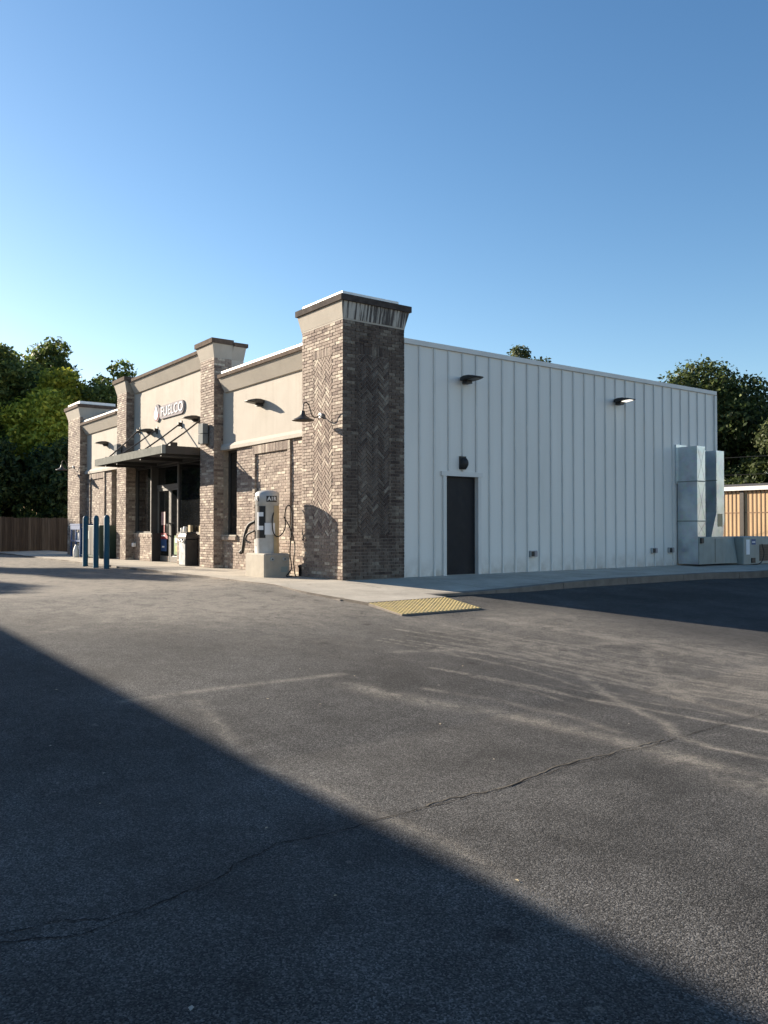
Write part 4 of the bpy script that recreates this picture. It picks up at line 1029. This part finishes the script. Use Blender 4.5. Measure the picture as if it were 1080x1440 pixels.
T('mid green tree between the tall dark tree and the low dark one', -39.5, -1.0, 11.4, 3.8, 'leaf_mid', n_cl=36, n_leaf=24000, seed=10, group=GL, base=.06, ls=.23)
T('dark backing tree deep in the left hand wood', -50.0, 4.0, 11.5, 5.6, 'leaf_dark', n_cl=40, n_leaf=22000, seed=11, group=GL, base=.03, ls=.3)
T('tall mid green tree just right of the left edge tree', -40.2, 2.4, 13.0, 4.0, 'leaf_mid', n_cl=40, n_leaf=30000, seed=21, group=GL, base=.06, ls=.22)
T('small dark shrub like tree behind the left part of the fence', -35.5, .6, 4.6, 2.6, 'leaf_dark', n_cl=24, n_leaf=14000, seed=16, group=GL, base=.0, ls=.2)
GB = 'trees behind the store'
T('large round dark tree behind the right end of the metal wall', -18.4, 42.3, 12.9, 5.7, 'leaf_dark', n_cl=60, n_leaf=46000, seed=12, group=GB, base=.14, ls=.24)
T('lighter olive tree at the right edge above the tan building', -9.9, 40.9, 11.0, 3.7, 'leaf_olive', n_cl=34, n_leaf=26000, seed=13, group=GB, base=.12, ls=.2)
T('tree top peeking over the roof line above the metal wall', -28.3, 35.2, 15.4, 2.9, 'leaf_olive', n_cl=18, n_leaf=14000, seed=14, group=GB, base=.4, ls=.22)
T('low dark tree between the tan building and the large round tree', -14.4, 39.5, 6.0, 3.3, 'leaf_dark', n_cl=26, n_leaf=16000, seed=15, group=GB, base=.05, ls=.22)
# trees across the road, left of the frame: they shade the lot's far end and show in the shop windows
GR = 'roadside trees outside the frame'
for k, (x, y, h, r) in enumerate(((-41, -17.5, 13.6, 3.6), (-37, -20.5, 13.4, 3.4), (-50, -13.0, 13.2, 4.6), (-60, -8.0, 9.5, 5), (-66, -1, 9.0, 5), (-55, -20, 14, 5.2), (-60, -27, 14, 6), (-50, -28, 11, 5.2), (-44, -30, 10, 5.5), (-34, -36, 10, 5.0), (-72, -18, 15, 7), (-80, -30, 16, 8), (-16, -44, 12, 5), (-26, -52, 13, 5.5), (-62, -16, 6, 5.5), (-64, -24, 6.5, 5.5), (-57, -33, 6, 5.5), (-74, -26, 8, 6.5), (-46, -36, 6, 5.5))):
    T('roadside tree across the lot on the street side', x, y, h, r, 'leaf_dark', n_cl=34, n_leaf=9000, seed=30+k, group=GR, ls=.5, base=.02)

# ------------------------------------------------------------------ fuel canopy behind the camera (casts the big shadow)
KS, EL = 2.36, .325*1.0
fc = thing('fuel_canopy', 'flat roofed fuel island canopy on steel columns standing out in the lot', 'canopy', (-7, -16, -.1))
EY = -12.62; EH = 4.75
part('roof', fc, lambda m: m.box((-22, EY-8.5, EH-.9), (4.5, EY, EH-.003), 'white_flash'))
part('fascia', fc, lambda m: m.box((-22, EY+.001, EH-.95), (4.5, EY+.05, EH), 'white_paint'))
for x in (-17, -9, -1):
    for y in (EY-2.2, EY-6.4): part('column', fc, lambda m: m.box((x-.15, y-.15, -.4), (x+.15, y+.15, EH-.9), 'white_paint'))

# ------------------------------------------------------------------ light, sky, camera
SUNV = Vector((2.36, 1.0, -.833)).normalized()
EL = math.asin(-SUNV.z); AZ = math.atan2(-SUNV.x, -SUNV.y)
sd_ = bpy.data.lights.new('sun', 'SUN'); sd_.energy = 5.0; sd_.angle = R(.53); sd_.color = (1., .875, .71)
so = bpy.data.objects.new('sun', sd_); COL.objects.link(so); so.rotation_euler = SUNV.to_track_quat('-Z', 'Y').to_euler(); so.location = (-20, -20, 20)
wd = bpy.data.worlds.new('World'); SC.world = wd; wd.use_nodes = True; nt = wd.node_tree
bg = nt.nodes['Background']; sky = nt.nodes.new('ShaderNodeTexSky'); sky.sky_type = 'NISHITA'; sky.sun_disc = False
sky.sun_elevation = EL; sky.sun_rotation = AZ; sky.air_density = 1.0; sky.dust_density = .25; sky.ozone_density = 2.6; sky.altitude = 0
sp_ = nt.nodes.new('ShaderNodeSeparateColor'); cb_ = nt.nodes.new('ShaderNodeCombineColor'); nt.links.new(sky.outputs[0], sp_.inputs[0])
for k, (gain, ref, gam) in enumerate(((1.09, 1.34, 1.40), (2.32, 2.40, 1.18), (4.10, 4.06, 1.04))):     # colour response of the sky, per channel
    p_ = nt.nodes.new('ShaderNodeMath'); p_.operation = 'POWER'; p_.inputs[1].default_value = gam; nt.links.new(sp_.outputs[k], p_.inputs[0])
    q_ = nt.nodes.new('ShaderNodeMath'); q_.operation = 'MULTIPLY'; q_.inputs[1].default_value = gain/ref**gam; nt.links.new(p_.outputs[0], q_.inputs[0]); nt.links.new(q_.outputs[0], cb_.inputs[k])
nt.links.new(cb_.outputs[0], bg.inputs[0]); bg.inputs[1].default_value = .07
cam = bpy.data.cameras.new('camera'); co = bpy.data.objects.new('camera', cam); COL.objects.link(co); SC.camera = co
cam.sensor_fit = 'VERTICAL'; cam.sensor_height = 36; cam.lens = 1154/1440*36; cam.clip_end = 2000
co.location = CAM; co.rotation_euler = (R(90+1.09), 0, R(53.79))
SC.cycles.blur_glossy = .4
SC.view_settings.view_transform = 'Standard'; SC.view_settings.look = 'None'; SC.view_settings.exposure = 1.5; SC.view_settings.gamma = 1
